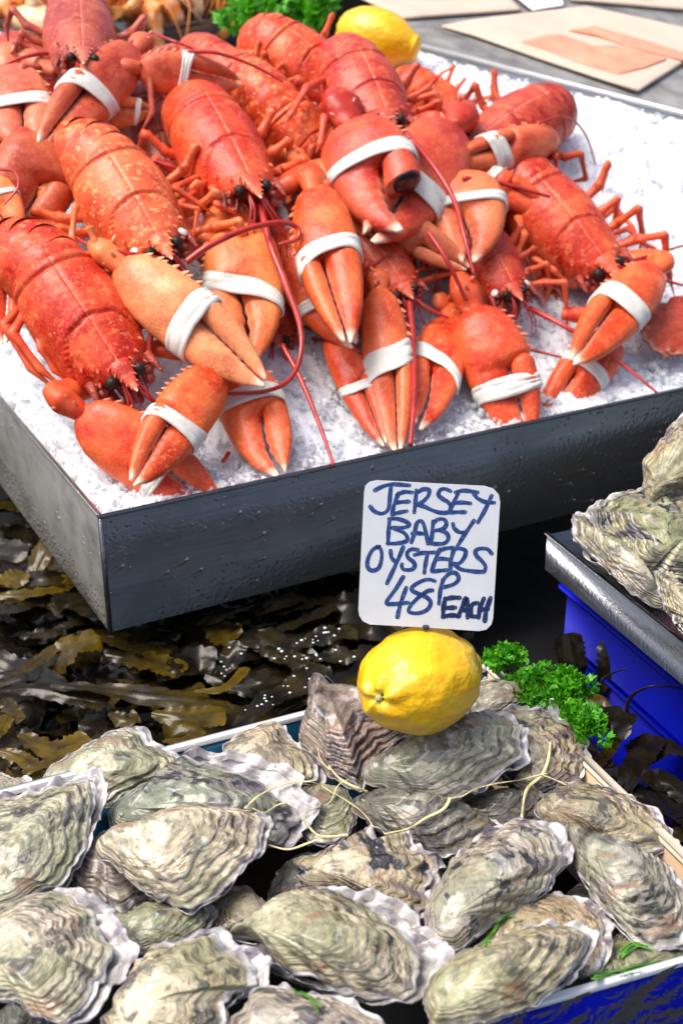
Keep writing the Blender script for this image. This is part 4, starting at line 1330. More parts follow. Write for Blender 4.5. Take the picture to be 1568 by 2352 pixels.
OYB('black edged oyster in the gap under the fanned one', [(560, 590), (680, 530), (820, 510), (950, 520), (1020, 540), (980, 600), (880, 660), (740, 670), (640, 640)], (600, 590), .086, (.42, .42, .42), .5, (0, 10), .15, .03, 6, white=.0)
OYB('oyster with white scalloped edge resting against the plywood at right', [(930, 640), (990, 550), (1060, 500), (1140, 480), (1250, 500), (1350, 530), (1450, 570), (1500, 640), (1540, 690), (1500, 740), (1390, 780), (1280, 760), (1160, 720), (1030, 700)], (950, 650), .102, TAN, .7, (-14, 18), .14, .06, 7, dirr=60)
OYA('large pale green oyster cut by the left edge, cream rim', [(0, 330), (60, 300), (150, 285), (240, 260), (330, 228), (420, 225), (465, 265), (465, 330), (440, 420), (415, 510), (370, 590), (330, 650), (270, 720), (180, 755), (90, 800), (0, 815), (-90, 770), (-120, 600), (-60, 420)], (-40, 760), .112, GRN, .6, (6, 14), .15, .08, 9, dirr=50)
OYA('dark grey oyster wedged under the cream one', [(310, 720), (340, 650), (400, 570), (470, 495), (540, 540), (640, 640), (700, 740), (650, 800), (570, 860), (510, 860), (440, 800), (360, 770)], (470, 520), .088, PUR, .6, (-8, 14), .18, .03, 8, white=.01)
OYA('cream coloured oyster with brown layered lower edge, centre left', [(490, 510), (520, 480), (640, 440), (740, 430), (820, 380), (930, 365), (1000, 380), (1110, 395), (1190, 420), (1200, 470), (1175, 530), (1140, 600), (1080, 660), (1000, 730), (930, 790), (860, 820), (800, 800), (730, 770), (660, 750), (600, 690), (520, 630), (470, 590), (465, 550)], (478, 565), .118, (1.25, 1.2, 1.08), .35, (0, 12), .20, .05, 9, dirr=80)
OYB('fluted oyster with dark stripes and a jagged upper edge', [(-110, 860), (-80, 800), (-20, 780), (80, 740), (180, 690), (210, 712), (280, 722), (350, 700), (380, 755), (430, 800), (500, 810), (490, 900), (450, 1000), (420, 1050), (340, 1020), (200, 970), (60, 930), (-60, 910)], (-90, 860), .104, TAN, 1.0, (4, 20), .12, .04, 6, folds=2.2)
OYB('slender grey oyster slanting up to the right with lilac edge', [(440, 1080), (470, 980), (520, 870), (580, 790), (650, 760), (660, 720), (740, 670), (850, 640), (950, 645), (1030, 690), (1070, 760), (1060, 840), (1010, 890), (960, 950), (860, 1020), (760, 1080), (700, 1120), (620, 1180), (540, 1200), (480, 1160)], (505, 1165), .114, (.98, .96, .98), .9, (4, 10), .17, .05, 8, dirr=45)
OYB('grey green oyster lying against the right side of the box', [(1060, 700), (1120, 700), (1200, 740), (1300, 770), (1380, 800), (1470, 820), (1540, 860), (1568, 920), (1620, 1000), (1620, 1130), (1520, 1190), (1400, 1190), (1300, 1130), (1240, 1060), (1180, 990), (1130, 910), (1090, 800)], (1085, 720), .106, GRY, .4, (-8, 12), .17, .06, 9, dirr=20)
# front rows
OYA('very large round oyster in the bottom left corner with ruffled rim', [(0, 815), (120, 770), (230, 750), (340, 760), (440, 790), (490, 830), (520, 890), (560, 950), (605, 1000), (600, 1060), (560, 1110), (520, 1180), (480, 1230), (420, 1280), (330, 1340), (250, 1340), (180, 1300), (80, 1225), (0, 1210), (-90, 1150), (-110, 950)], (-70, 1060), .122, CRE, .6, (4, 8), .13, .12, 9, dirr=20, folds=1.3)
OYA('small oyster with two brown spots below the cream one', [(530, 890), (600, 830), (680, 790), (760, 785), (840, 820), (930, 800), (965, 840), (930, 900), (860, 950), (750, 1000), (650, 1020), (580, 1000)], (560, 960), .096, GRN, .8, (0, 10), .17, .06, 7, dirr=30)
OYA('small dark oyster in the gap between the cream and white rimmed ones', [(930, 820), (1010, 750), (1090, 730), (1150, 770), (1210, 830), (1160, 880), (1040, 930), (950, 930)], (1180, 860), .090, (.66, .62, .52), .5, (0, 10), .14, .04, 6)
def D2B(u, v): return ((u - 746.4) * 1.9085, (v - 1550.2) * 1.9085)
oyster('big oyster with a thick pure white crescent rim, bottom centre', [CA(1030, 915), CA(1120, 870), CA(1200, 830), CA(1290, 765), CA(1400, 740), CB(0, 925), CB(100, 938), CB(200, 970), CB(320, 1020), CB(420, 1090), CB(490, 1160), CB(530, 1210), CB(560, 1250), CB(530, 1300), CB(470, 1360), CB(400, 1425), CB(280, 1440), CB(100, 1390), CB(-60, 1330), CB(-200, 1240), CB(-290, 1150)], CA(1060, 920), .116, (1.0, .98, .84), .5, (4, 12), .17, .17, 10, dirr=50)
OYA('oyster with yellowish frilled edge at the bottom left centre', [(470, 1350), (520, 1250), (560, 1150), (620, 1080), (700, 1000), (800, 960), (900, 940), (1000, 935), (1040, 970), (1100, 990), (1150, 1030), (1190, 1080), (1185, 1160), (1100, 1190), (1040, 1230), (1010, 1290), (990, 1380), (760, 1440), (560, 1430)], (510, 1370), .122, (1.1, 1.06, .88), .7, (2, 8), .16, .07, 8, dirr=50, folds=1.4)
OYB('amber brown oyster with pink tinged end under the front right one', [(700, 1200), (740, 1110), (840, 1030), (920, 960), (1000, 960), (1110, 980), (1200, 1020), (1250, 1080), (1245, 1180), (1200, 1290), (1150, 1320), (1080, 1300), (900, 1260)], (730, 1200), .098, (1.0, .82, .60), .8, (0, 12), .14, .06, 7, dirr=30, folds=1.5)
OYB('plump yellow green oyster at the front right by the film', [(460, 1360), (520, 1280), (620, 1220), (760, 1160), (900, 1120), (1020, 1110), (1160, 1130), (1185, 1165), (1120, 1250), (1060, 1335), (980, 1400), (850, 1460), (700, 1510), (560, 1545), (470, 1540), (465, 1450)], (500, 1470), .122, (1.06, 1.06, .84), .4, (2, 8), .20, .04, 9)
OYA('lilac speckled oyster at the very bottom edge of the picture', [(1050, 1360), (1100, 1265), (1170, 1190), (1280, 1175), (1400, 1210), (1500, 1215), (1600, 1260), (1700, 1330), (1750, 1420), (1600, 1500), (1300, 1520), (1100, 1460)], (1120, 1440), .122, (1.0, .95, .95), .7, (0, 6), .13, .06, 7, dirr=80)
OYB('low shadowed oyster with green weed in the front right corner', [(1180, 1250), (1280, 1150), (1400, 1170), (1560, 1180), (1600, 1240), (1500, 1300), (1360, 1330), (1200, 1360)], (1560, 1220), .088, (.62, .68, .48), .5, (0, 6), .12, .04, 6)
# fillers seen only through the gaps
for k, (u, v) in enumerate([(120, 2050), (380, 1960), (560, 1800), (760, 1900), (940, 1860), (1100, 1990), (700, 2010), (1330, 2100), (1180, 1760), (560, 2120), (1010, 2160), (60, 1850), (60, 2330), (620, 2350), (1240, 1900), (860, 1790), (420, 1800)]):
    rs = np.random.RandomState(k + 70)
    a0 = rs.rand() * 6.28
    ol = []
    for j in range(14):
        a = j / 14 * 6.28
        rr0 = (95 + 45 * math.cos(a)) * (1 + .12 * rs.randn() * .6)
        x_, y_ = rr0 * math.cos(a) * 1.1, rr0 * math.sin(a) * .62
        ol.append((u + x_ * math.cos(a0) - y_ * math.sin(a0), v + (x_ * math.sin(a0) + y_ * math.cos(a0)) * .75))
    oyster('dark wet oyster in the lower layer, glimpsed between the shells above', ol, ol[7], .062 + .012 * rs.rand(), (.40, .42, .38), .6, (rs.uniform(-15, 15), rs.uniform(-5, 15)), .16, .03, 6, white=.01, grp='oysters in the lower layer of the box')

# rough oysters on the right hand tray
RG = 'rough oysters on the steel tray'
oyster('tall rough cream oyster at the top of the right hand tray', [CC(*q) for q in [(1420, 20), (1480, -60), (1560, -140), (1680, -160), (1720, 60), (1620, 160), (1500, 200), (1425, 225), (1402, 150), (1412, 80)]], CC(1420, 210), .245, (1.05, .98, .78), .5, (8, 42), .2, .03, 8, lam=1.6, folds=1.5, grp=RG)
oyster('mossy green and purple oyster in the middle of the right hand tray', [CC(*q) for q in [(1160, 285), (1190, 240), (1250, 225), (1290, 200), (1400, 165), (1480, 200), (1568, 180), (1680, 300), (1680, 520), (1568, 570), (1450, 550), (1330, 545), (1270, 490), (1265, 420), (1200, 370), (1165, 330)]], CC(1620, 380), .205, (.82, .86, .62), 1.0, (-6, 36), .18, .06, 9, lam=1.6, folds=1.6, grp=RG)
oyster('grey layered oyster hanging over the rim of the right hand tray', [CC(*q) for q in [(1082, 350), (1110, 308), (1170, 320), (1260, 400), (1320, 500), (1420, 570), (1520, 600), (1500, 680), (1420, 660), (1330, 615), (1200, 510), (1100, 410)]], CC(1480, 640), .185, (.70, .70, .60), .6, (-8, 22), .15, .03, 8, lam=1.5, folds=1.2, grp=RG)
oyster('small upright green tinged oyster at the right edge of the tray', [CC(*q) for q in [(1452, 560), (1490, 538), (1568, 590), (1680, 680), (1680, 860), (1590, 820), (1500, 710), (1470, 640)]], CC(1640, 820), .190, (.92, .95, .74), .6, (-6, 30), .18, .04, 7, lam=1.4, folds=1.4, grp=RG)

# ---------------------------------------------------------------- lemons
def lemon_material():
    m, n, l, b = mat('lemon_skin')
    tc = n.new('ShaderNodeTexCoord')
    f = noise(n, l, 3, 3, .5, tc.outputs['Object'])
    c = ramp(n, l, f, [(.3, (.80, .42, .004)), (.6, (.86, .53, .006)), (.8, (.84, .60, .03))])
    c = mix(n, l, attr(n, 'green'), c, (.50, .48, .05))
    l.new(c, b.inputs['Base Color'])
    b.inputs['Roughness'].default_value = .33
    b.inputs['Coat Weight'].default_value = .15
    b.inputs['Subsurface Weight'].default_value = 0
    b.inputs['Subsurface Radius'].default_value = (.01, .006, .001)
    v = N(n, 'TexVoronoi', inputs={'Scale': 26.0}); l.new(tc.outputs['Object'], v.inputs['Vector'])
    pores = ramp(n, l, v.outputs['Distance'], [(.0, K_), (.35, W_)], 'EASE')
    n1 = bump(n, l, pores, .12, .02)
    l.new(bump(n, l, noise(n, l, 7, 2, .5, tc.outputs['Object']), .12, .06, n1), b.inputs['Normal'])
    return m
MT['lemon'] = lemon_material()
MT['stem'] = plain('lemon_stem', (.42, .40, .22), .6, nz=(30, .4))

def lemon(label, M, seed, knob=1.0):
    """unit lemon: stem at -x, nipple at +x"""
    e = empty('lemon', Matrix.Translation(M.translation - Vector((0, 0, .03)))); tag(e, label, 'lemon', 'lemons set out as decoration')
    nu, nv = 84, 72
    t = np.linspace(0, np.pi, nu); a = np.linspace(0, 2 * np.pi, nv, endpoint=False)
    T, A = np.meshgrid(t, a, indexing='ij')
    x = -np.cos(T); r = np.sin(T) ** .92
    x = x * (.92) + .14 * np.exp(-((x - 1) / .13) ** 2) - .05 * np.exp(-((x + 1) / .12) ** 2) * knob
    r = r + .10 * np.exp(-((x - 1.0) / .06) ** 2) * np.clip(np.sin(T) * 6, 0, 1)
    nn = np.stack([x * 1.0, r * np.cos(A), r * np.sin(A)], -1)
    lump = .05 * knob * fbm(nn * 1.6 + seed, seed, 2) + .02 * knob * fbm(nn * 4.0 + seed, seed + 3, 2)
    # puckered collar round the stem
    d = np.sqrt((nn[..., 1]) ** 2 + (nn[..., 2]) ** 2)
    st = np.exp(-((x + .93) / .12) ** 2)
    lump += st * .03 * knob * np.cos(A * 5 + seed)
    x = x + .10 * np.exp(-(d / .12) ** 2) * (x < 0)
    P = np.stack([x, r * np.cos(A), r * np.sin(A)], -1) * (1 + lump)[..., None]
    mb = MB(); mb.add(P.reshape(-1, 3), gridf(nu, nv, cv=True), green=(np.exp(-(d / .17) ** 2) * (x < 0)).ravel())
    obj('skin', mb, MT['lemon'], e, M)
    x0 = float(P[0, 0, 0])
    mb = MB(); V, F = sphere((x0 - .075, 0, 0), (.05, .062, .066), 10, 8); V += (.012 * vn(V * 40))[:, None]; mb.add(V, F)
    obj('stem_button', mb, MT['stem'], e, M)
    return e
lp = at(964, 1562, .985)
ax = (Vector((1, 0, 0)) * 1.0 + CU * .24 + CF * 1.35).normalized()
LEM = lemon('big knobbly yellow lemon holding the price sign on the oysters', frame(ax, CU, lp, .0545, .0410, .0375), 4, 1.1)
lq = at(862, 86, 1.69)
lemon('yellow lemon on the ice behind the lobsters', frame((Vector((1, 0, 0)) - CU * .35 - CF * .2), CU, lq, .0535, .0350, .0350), 9, .4)

# ---------------------------------------------------------------- price sign
CS = lambda x, y: (803.8 + x / 4.2015, 1090.9 + y / 4.2015)
sp0 = at(975, 1440, .972); sn = Vector((.03, -.955, .295)).normalized()
SM = frame(Vector((1, 0, 0)), sn, sp0); SMi = SM.inverted()
def s2(x, y):
    q = SMi @ onplane(*CS(x, y), sp0, sn); return (q.x, q.y)
sign = empty('price_sign', Matrix.Translation(sp0))
tag(sign, 'white plastic price card with blue handwriting stuck in the lemon', 'sign')
ol = [(135, 170), (146, 110), (190, 70), (260, 55), (800, 82), (1290, 105), (1380, 130), (1430, 185), (1443, 260), (1408, 820), (1375, 1380), (1358, 1440), (1310, 1488), (1240, 1503), (700, 1470), (190, 1447), (122, 1415), (87, 1360), (80, 1300), (108, 700)]
pts = []
for i in range(len(ol)): pts.append(s2(*ol[i]))
def plate(P, z0, z1):
    n = len(P)
    V = [(x, y, z) for z in (z0, z1) for x, y in P]
    F = [tuple(range(n - 1, -1, -1)), tuple(range(n, 2 * n))] + [(i, (i + 1) % n, n + (i + 1) % n, n + i) for i in range(n)]
    return V, F
MT['card'] = plain('sign_card', (.60, .64, .70), .35, coat=.1, nz=(60, .04), bmp=(120, .1, .0006))
me = bpy.data.meshes.new('card'); V, F = plate(pts, -.0016, 0); me.from_pydata(V, [], F)
obj('card', me, MT['card'], sign, SM)
m, n, l, b = mat('marker_ink')
tc = n.new('ShaderNodeTexCoord'); mp = n.new('ShaderNodeMapping'); mp.inputs['Scale'].default_value = (1, 1.6, 1); mp.inputs['Rotation'].default_value = (0, 0, .9); l.new(tc.outputs['Object'], mp.inputs[0])
f = noise(n, l, 420, 5, .7, mp.outputs[0], .6)
c = ramp(n, l, f, [(.32, (.004, .012, .075)), (.5, (.012, .045, .19)), (.7, (.07, .15, .36))])
oi = n.new('ShaderNodeObjectInfo')
c = mix(n, l, 1.0, c, oi.outputs['Color'], 'MULTIPLY')
l.new(c, b.inputs['Base Color']); b.inputs['Roughness'].default_value = .4
MT['ink'] = m
WORDS = {
 'jersey': [[(240, 150), (310, 115), (400, 92), (500, 96), (570, 102)], [(395, 95), (385, 200), (375, 310), (345, 360), (290, 375), (230, 350), (195, 310)],
  [(465, 180), (425, 290), (405, 380)], [(450, 195), (520, 165), (595, 170)], [(440, 270), (500, 262), (565, 258)], [(405, 385), (470, 365), (545, 350)],
  [(638, 150), (630, 250), (618, 360)], [(640, 175), (700, 140), (760, 145), (755, 195), (710, 250), (650, 290)], [(660, 290), (720, 308), (790, 340), (860, 362), (930, 366)],
  [(965, 155), (920, 135), (870, 142), (850, 190), (890, 230), (940, 260), (965, 300), (950, 350), (900, 366)],
  [(1040, 175), (1000, 260), (955, 358)], [(1015, 165), (1080, 150), (1160, 155), (1225, 167)], [(990, 272), (1080, 264), (1155, 272)], [(955, 362), (1030, 357), (1105, 357)],
  [(1190, 180), (1230, 225), (1300, 258), (1385, 265)], [(1360, 200), (1300, 330), (1230, 455)]],
 'baby': [[(380, 430), (370, 550), (365, 665)], [(375, 425), (460, 425), (545, 455), (570, 485), (520, 508), (410, 512)], [(430, 520), (520, 560), (552, 610), (530, 645), (440, 662), (360, 662)],
  [(590, 650), (620, 560), (645, 462), (690, 447), (715, 500), (735, 580), (752, 660)], [(600, 565), (660, 563), (725, 568)],
  [(800, 450), (790, 560), (780, 660)], [(800, 462), (850, 427), (910, 432), (925, 480), (890, 520), (810, 538)], [(860, 532), (930, 562), (943, 620), (900, 660), (800, 664)],
  [(990, 470), (1000, 510), (1050, 550), (1100, 552)], [(1190, 440), (1110, 560), (1030, 690)]],
 'oysters': [[(280, 692), (220, 722), (180, 790), (165, 860), (180, 910), (220, 925), (270, 905), (295, 850), (305, 770), (290, 712), (258, 695)],
  [(390, 735), (400, 800), (440, 842)], [(510, 700), (460, 820), (410, 930), (355, 1048)],
  [(650, 722), (590, 717), (550, 750), (560, 800), (610, 840), (622, 880), (590, 913), (520, 914), (497, 885), (500, 862)],
  [(620, 772), (700, 752), (820, 747)], [(745, 760), (725, 860), (715, 942)],
  [(862, 720), (820, 820), (785, 922)], [(860, 727), (920, 707), (990, 702)], [(820, 817), (880, 807), (940, 812)], [(790, 932), (860, 922), (925, 917)],
  [(1000, 712), (970, 820), (965, 922)], [(990, 717), (1060, 707), (1110, 732), (1100, 790), (1050, 850), (990, 852)], [(1000, 857), (1060, 905), (1130, 920), (1220, 930), (1290, 930)],
  [(1360, 752), (1320, 712), (1250, 707), (1205, 732), (1220, 782), (1270, 830), (1302, 880), (1292, 927)]],
 'price': [[(510, 985), (440, 1100), (350, 1232), (420, 1247), (560, 1232)], [(540, 1090), (490, 1230), (455, 1372)],
  [(815, 1022), (750, 1007), (670, 1032), (600, 1080), (602, 1120), (680, 1155), (750, 1190), (775, 1240), (740, 1300), (660, 1333), (580, 1328), (562, 1300), (600, 1240), (660, 1180), (740, 1122), (790, 1112)],
  [(895, 1012), (870, 1100), (855, 1240)], [(890, 1012), (960, 947), (1020, 947), (1043, 1000), (1000, 1050), (900, 1082)]],
 'each': [[(915, 1190), (897, 1290), (897, 1362)], [(915, 1197), (980, 1182), (1050, 1182)], [(900, 1282), (1010, 1277)], [(895, 1367), (970, 1352), (1050, 1357)],
  [(1040, 1362), (1080, 1270), (1115, 1187), (1130, 1280), (1130, 1370)], [(1070, 1302), (1130, 1302)],
  [(1222, 1232), (1180, 1242), (1160, 1290), (1162, 1350), (1200, 1362), (1235, 1362)],
  [(1285, 1190), (1250, 1280), (1235, 1370)], [(1350, 1182), (1310, 1300), (1295, 1400)], [(1250, 1297), (1320, 1287)]]}
def stroke(mb, P, w, z):
    Q = catmull([s2(*q) for q in P], 9 * len(P))
    T = np.gradient(Q, axis=0); T /= np.linalg.norm(T, axis=1)[:, None]
    Nn = np.stack([-T[:, 1], T[:, 0]], 1)
    k = len(Q); a = np.linspace(0, 1, k)
    ww = w * (.93 + .1 * np.sin(a * 9 + P[0][0]))
    Vt = np.vstack([np.hstack([Q + Nn * ww[:, None], np.full((k, 1), z)]), np.hstack([Q - Nn * ww[:, None], np.full((k, 1), z)])])
    F = [(i, i + 1, k + i + 1, k + i) for i in range(k - 1)]
    for c, sgn in ((0, -1), (k - 1, 1)):               # round ends
        b0 = len(Vt); an = np.linspace(-1.45, 1.45, 7)
        E = np.array([list(Q[c] + sgn * T[c] * ww[c] * math.cos(q) + Nn[c] * ww[c] * math.sin(q)) + [z] for q in an])
        Vt = np.vstack([Vt, E]); F.append(tuple(range(b0, b0 + 7)))
    mb.add(Vt, F)
zz = .00008
for wd_, strokes in WORDS.items():
    mb = MB()
    for P in strokes:
        zz += .000003
        stroke(mb, P, .00158 if wd_ != 'each' else .0018, zz)
    obj('handwriting', mb, MT['ink'], sign, SM, (1, 1, 1, 1) if wd_ != 'each' else (.45, .45, .5, 1))
mb = MB(); q0 = onplane(*CS(728, 1462), sp0, sn)
V, F = tube([q0 + Vector((0, .0075, .012)), q0 + Vector((0, .0042, -.006)), lp + Vector((0, 0, .02))], .0009, 8); mb.add(V, F)
obj('pin', mb, MT['steel2'], sign)
mb = MB(); box(mb, np.array(q0) + np.array([0, -.0008, -.0005]), .0022, .0012, .0018, bev=.0005); obj('clip', mb, MT['steel2'], sign)

# ---------------------------------------------------------------- straw strings over the oysters
from mathutils.bvhtree import BVHTree
bv, bf = [], []
for o in list(COL.objects):
    if o.name.startswith(('upper_shell', 'lower_shell')):
        Mw = np.array(WM[o]); me = o.data
        co = np.zeros(len(me.vertices) * 3); me.vertices.foreach_get('co', co); co = co.reshape(-1, 3)
        k = len(bv)
        bv.extend((co @ Mw[:3, :3].T + Mw[:3, 3]).tolist())
        bf.extend([tuple(k + i for i in p.vertices) for p in me.polygons])
OBV = BVHTree.FromPolygons(bv, bf)
def onshell(u, v, lift=.002):
    r = ray(u, v).normalized()
    h = OBV.ray_cast(CO, r)
    p = h[0] if h[0] is not None else atz(u, v, .11)
    if p.z < .09: p = atz(u, v, .112)
    return p - r * lift + Vector((0, 0, lift))
MT['straw'] = plain('straw_string', (.62, .56, .30), .5, nz=(90, .25))
def string(label, pts, r=.0013):
    D = catmull(np.array(pts, float), 8 * len(pts))
    P = np.array([list(onshell(u, v)) for u, v in D])
    for _ in range(6): P[1:-1] = (P[:-2] + P[1:-1] * 2 + P[2:]) / 4
    P[:, 2] += .0015
    mb = MB(); V, F = tube(P, .78 * r * (1 + .35 * vn(P * 120, 3)), 8, .45); mb.add(V, F)
    tag(obj('straw_string', mb, MT['straw']), label, 'string', 'pale straw strings lying on the oysters')
A_, B_ = CA, CB
string('straw string looping down from the purple oyster', [A_(1425, 120), A_(1435, 175), A_(1490, 230), B_(10, 410), B_(75, 482), B_(185, 530)])
string('longest straw string crossing the blue green oyster', [A_(1100, 392), A_(1160, 335), A_(1250, 290), A_(1330, 270), A_(1420, 280), A_(1500, 330), B_(40, 535), B_(140, 600), B_(195, 655), B_(210, 690)])
string('short curled straw end on the white lipped oyster', [A_(1130, 390), A_(1185, 412), A_(1240, 378), A_(1285, 365)], .0010)
string('straw string making a loop round the small pale oyster', [A_(1568, 260), A_(1510, 290), A_(1475, 370), A_(1360, 410), A_(1380, 470), A_(1440, 520), A_(1560, 512)])
string('straw string above the small jagged oyster', [A_(1200, 555), A_(1290, 577), A_(1370, 552), A_(1440, 525)])
string('straw string running under the fanned oyster to the right', [B_(540, 560), B_(600, 550), B_(650, 520), B_(740, 495), B_(840, 480), B_(920, 460), B_(970, 450)])
string('straw string trailing left across the slate oyster', [B_(545, 560), B_(520, 605), B_(430, 650), B_(370, 690), B_(260, 715)])
string('pale straw hanging down beside the rayed oyster', [B_(985, 310), B_(975, 390), B_(945, 460), B_(880, 520), B_(860, 640)])
string('short straw end pointing right below the rayed oyster', [B_(950, 455), B_(1000, 475), B_(1055, 500)], .0012)

# ---------------------------------------------------------------- seaweed
def weed_material():
    m, n, l, b = mat('serrated_wrack')
    tc = n.new('ShaderNodeTexCoord'); oi = n.new('ShaderNodeObjectInfo')
    f = noise(n, l, 60, 4, .6, tc.outputs['Object'])
    dark = ramp(n, l, f, [(.3, (.005, .005, .004)), (.7, (.020, .016, .009))])
    amb = ramp(n, l, f, [(.3, (.05, .032, .003)), (.7, (.19, .125, .006))])
    c = mix(n, l, attr(n, 'amber'), dark, amb)
    l.new(c, b.inputs['Base Color'])
    b.inputs['Roughness'].default_value = .22; b.inputs['Specular IOR Level'].default_value = .22
    b.inputs['Coat Weight'].default_value = .22; b.inputs['Coat Roughness'].default_value = .08
    l.new(bump(n, l, noise(n, l, 130, 3, .6, tc.outputs['Object']), .35, .002), b.inputs['Normal'])
    tr = n.new('ShaderNodeBsdfTranslucent'); l.new(c, tr.inputs[0])
    mx = n.new('ShaderNodeMixShader'); mx.inputs[0].default_value = .25
    l.new(b.outputs[0], mx.inputs[1]); l.new(tr.outputs[0], mx.inputs[2]); l.new(mx.outputs[0], n['Material Output'].inputs[0])
    return m
MT['weed'] = weed_material()
MT['spots'] = plain('white_spots', (.72, .74, .72), .4)

def frond(mb, P, w, seed, amber=(0, 0), roll=0.0, teeth=9, nc=9):
    """a toothed blade along P; w = full width; amber = value at root and tip"""
    rs = np.random.RandomState(seed)
    n = max(24, int(10 * len(P)))
    P = catmull(P, n)
    T = np.gradient(P, axis=0); T /= np.linalg.norm(T, axis=1)[:, None] + 1e-9
    up = np.array([0, -.25, 1.0]); 
    S = np.cross(T, up); S /= np.linalg.norm(S, axis=1)[:, None] + 1e-9
    Nn = np.cross(S, T)
    u = np.linspace(0, 1, n)
    rl = roll * .6 + .38 * np.interp(u, np.linspace(0, 1, 5), rs.uniform(-1, 1, 5))
    S2 = S * np.cos(rl)[:, None] + Nn * np.sin(rl)[:, None]
    N2 = -S * np.sin(rl)[:, None] + Nn * np.cos(rl)[:, None]
    wid = w / 2 * np.interp(u, [0, .12, .45, .85, .96, 1], [.22, .5, .85, 1.0, .85, .35])
    v = np.linspace(-1, 1, nc)
    ph = rs.rand(2)
    V = []
    for j, vv in enumerate(v):
        saw = ((u * teeth * (1 + .15 * np.sin(u * 9)) + ph[int(vv > 0)]) % 1.0)
        te = np.where(np.abs(vv) > .99, 1 + .30 * (saw - .3), 1)
        curl = .18 * w * (abs(vv) ** 2) * (.4 * np.sin(u * 7 + seed)) + .035 * w * np.sin(u * 31 + vv * 3 + seed) * abs(vv) ** 2
        rib = .05 * w * math.exp(-(vv / .13) ** 2)
        V.append(P + S2 * (wid * te * vv)[:, None] + N2 * (curl + rib)[:, None])
    V = np.stack(V, 1)
    a = np.interp(u, [0, .5, 1], [amber[0], amber[0] * .7 + amber[1] * .3, amber[1]])[:, None] * (.75 + .25 * np.abs(v))[None]
    mb.add(V.reshape(-1, 3), gridf(n, nc), amber=np.clip(a + .12 * vn(V * 60, seed), 0, 1).ravel())
    return V

CFm = lambda x, y: (x / 1.9507, 1148.3 + y / 1.9507)
def weed(label, pts, wpx, z, amber, spots=0, conv=CFm, roll=0.0, teeth=8, thin=False):
    D = [conv(x, y) for x, y in pts]
    zs = z if isinstance(z, (list, tuple)) else [z] * len(D)
    P = [list(atz(u, v, q)) for (u, v), q in zip(D, zs)]
    p0 = Vector(P[0])
    w = wpx / 1.95 * depth(p0) / FPX
    e = empty('seaweed_frond', Matrix.Translation(p0)); tag(e, label, 'seaweed', 'seaweed fronds round the trays')
    mb = MB(); seed = int(abs(pts[0][0] * 3 + pts[0][1])) % 9973
    if thin:
        V, F = tube(catmull(P, 30), np.linspace(w / 2, w / 5, 30), 8, .4); mb.add(V, F, amber=amber[0])
    else:
        V = frond(mb, P, w * 1.12, seed, amber, roll, teeth)
    obj('blade', mb, MT['weed'], e)
    if spots:
        rs = np.random.RandomState(seed); mb = MB()
        for k in range(int(spots * .6)):
            i, j = rs.randint(2, V.shape[0] - 2), rs.randint(1, 8)
            r = rs.uniform(.0006, .0013)
            q, F = sphere(V[i, j] + np.array([0, -.0003, .0005]), (r * 1.3, r, r * .8), 7, 5); mb.add(q, F)
        obj('white_spots', mb, MT['spots'], e)
    return e
weed('olive frond with amber toothed edge left below the tray corner', [(170, 800), (250, 725), (330, 665), (450, 620)], 150, [.05, .065, .075, .08], (.4, .85))
weed('grey brown frond with a rounded amber tip under the tray front', [(460, 690), (600, 705), (720, 742), (825, 770)], 125, .07, (.05, .9))
weed('long dark frond at the left edge pointing right', [(-20, 860), (150, 845), (300, 870), (490, 905)], 90, .07, (.0, .1))
weed('long brown frond stretched across the middle of the tangle', [(230, 830), (450, 850), (650, 875), (850, 890), (1040, 945)], 100, [.075, .08, .08, .08, .075], (.05, .5))
weed('narrow bright amber frond curving up to the right', [(870, 860), (980, 850), (1050, 810), (1108, 750)], 46, .085, (.9, 1))
weed('broad amber brown frond just above the oyster box rim', [(680, 955), (850, 975), (1010, 955)], 120, .085, (.5, .9))
weed('amber frond lying flat by the left wall of the tray', [(-20, 430), (120, 425), (250, 385), (320, 350)], 80, .065, (.7, .9))
weed('short amber frond at the left edge of the picture', [(-20, 375), (60, 352), (115, 330)], 100, .07, (.8, .9))
weed('brown frond standing up against the left wall of the tray', [(130, 375), (195, 230), (225, 130)], 95, [.06, .08, .10], (.4, .7))
weed('dark wide frond under the left bottom edge of the tray', [(90, 485), (250, 465), (410, 520)], 95, .055, (.05, .1))
weed('grey sheen frond left of the olive one', [(90, 615), (200, 600), (290, 575)], 70, .06, (.0, .15))
weed('thin amber edged frond running up toward the tray corner', [(-20, 780), (120, 750), (250, 665), (335, 600)], 56, .072, (.1, .9))
weed('dark frond with white spots standing in front of the tray', [(990, 800), (1030, 715), (1065, 630)], 100, [.06, .075, .085], (.0, .05), 14)
weed('large dark frond with many white spots near the box rim', [(1050, 1015), (1200, 905), (1330, 835), (1430, 735)], 125, .085, (.0, .1), 34)
weed('pale grey frond with white spots left of the price sign', [(1190, 655), (1280, 705), (1370, 745)], 100, .085, (.12, .25), 14)
weed('long spotted frond disappearing behind the price sign', [(1320, 655), (1430, 612), (1600, 590)], 100, .085, (.05, .2), 22)
weed('dark frond with spots below the long spotted one', [(1340, 690), (1450, 705), (1600, 690)], 80, .08, (.05, .1), 12)
weed('small two lobed amber frond under the tray front', [(880, 560), (960, 572), (1050, 630)], 125, .07, (.3, .8))
weed('blue shining frond close under the front wall of the tray', [(570, 625), (700, 590), (810, 602)], 70, .07, (0, .05))
weed('broad amber frond above the green grey oyster', [(90, 1050), (180, 1100), (290, 1105), (400, 1065)], 125, .085, (.7, .95))
weed('amber frond curling at the lower left edge', [(-20, 1120), (80, 1150), (160, 1195)], 70, .085, (.8, .9))
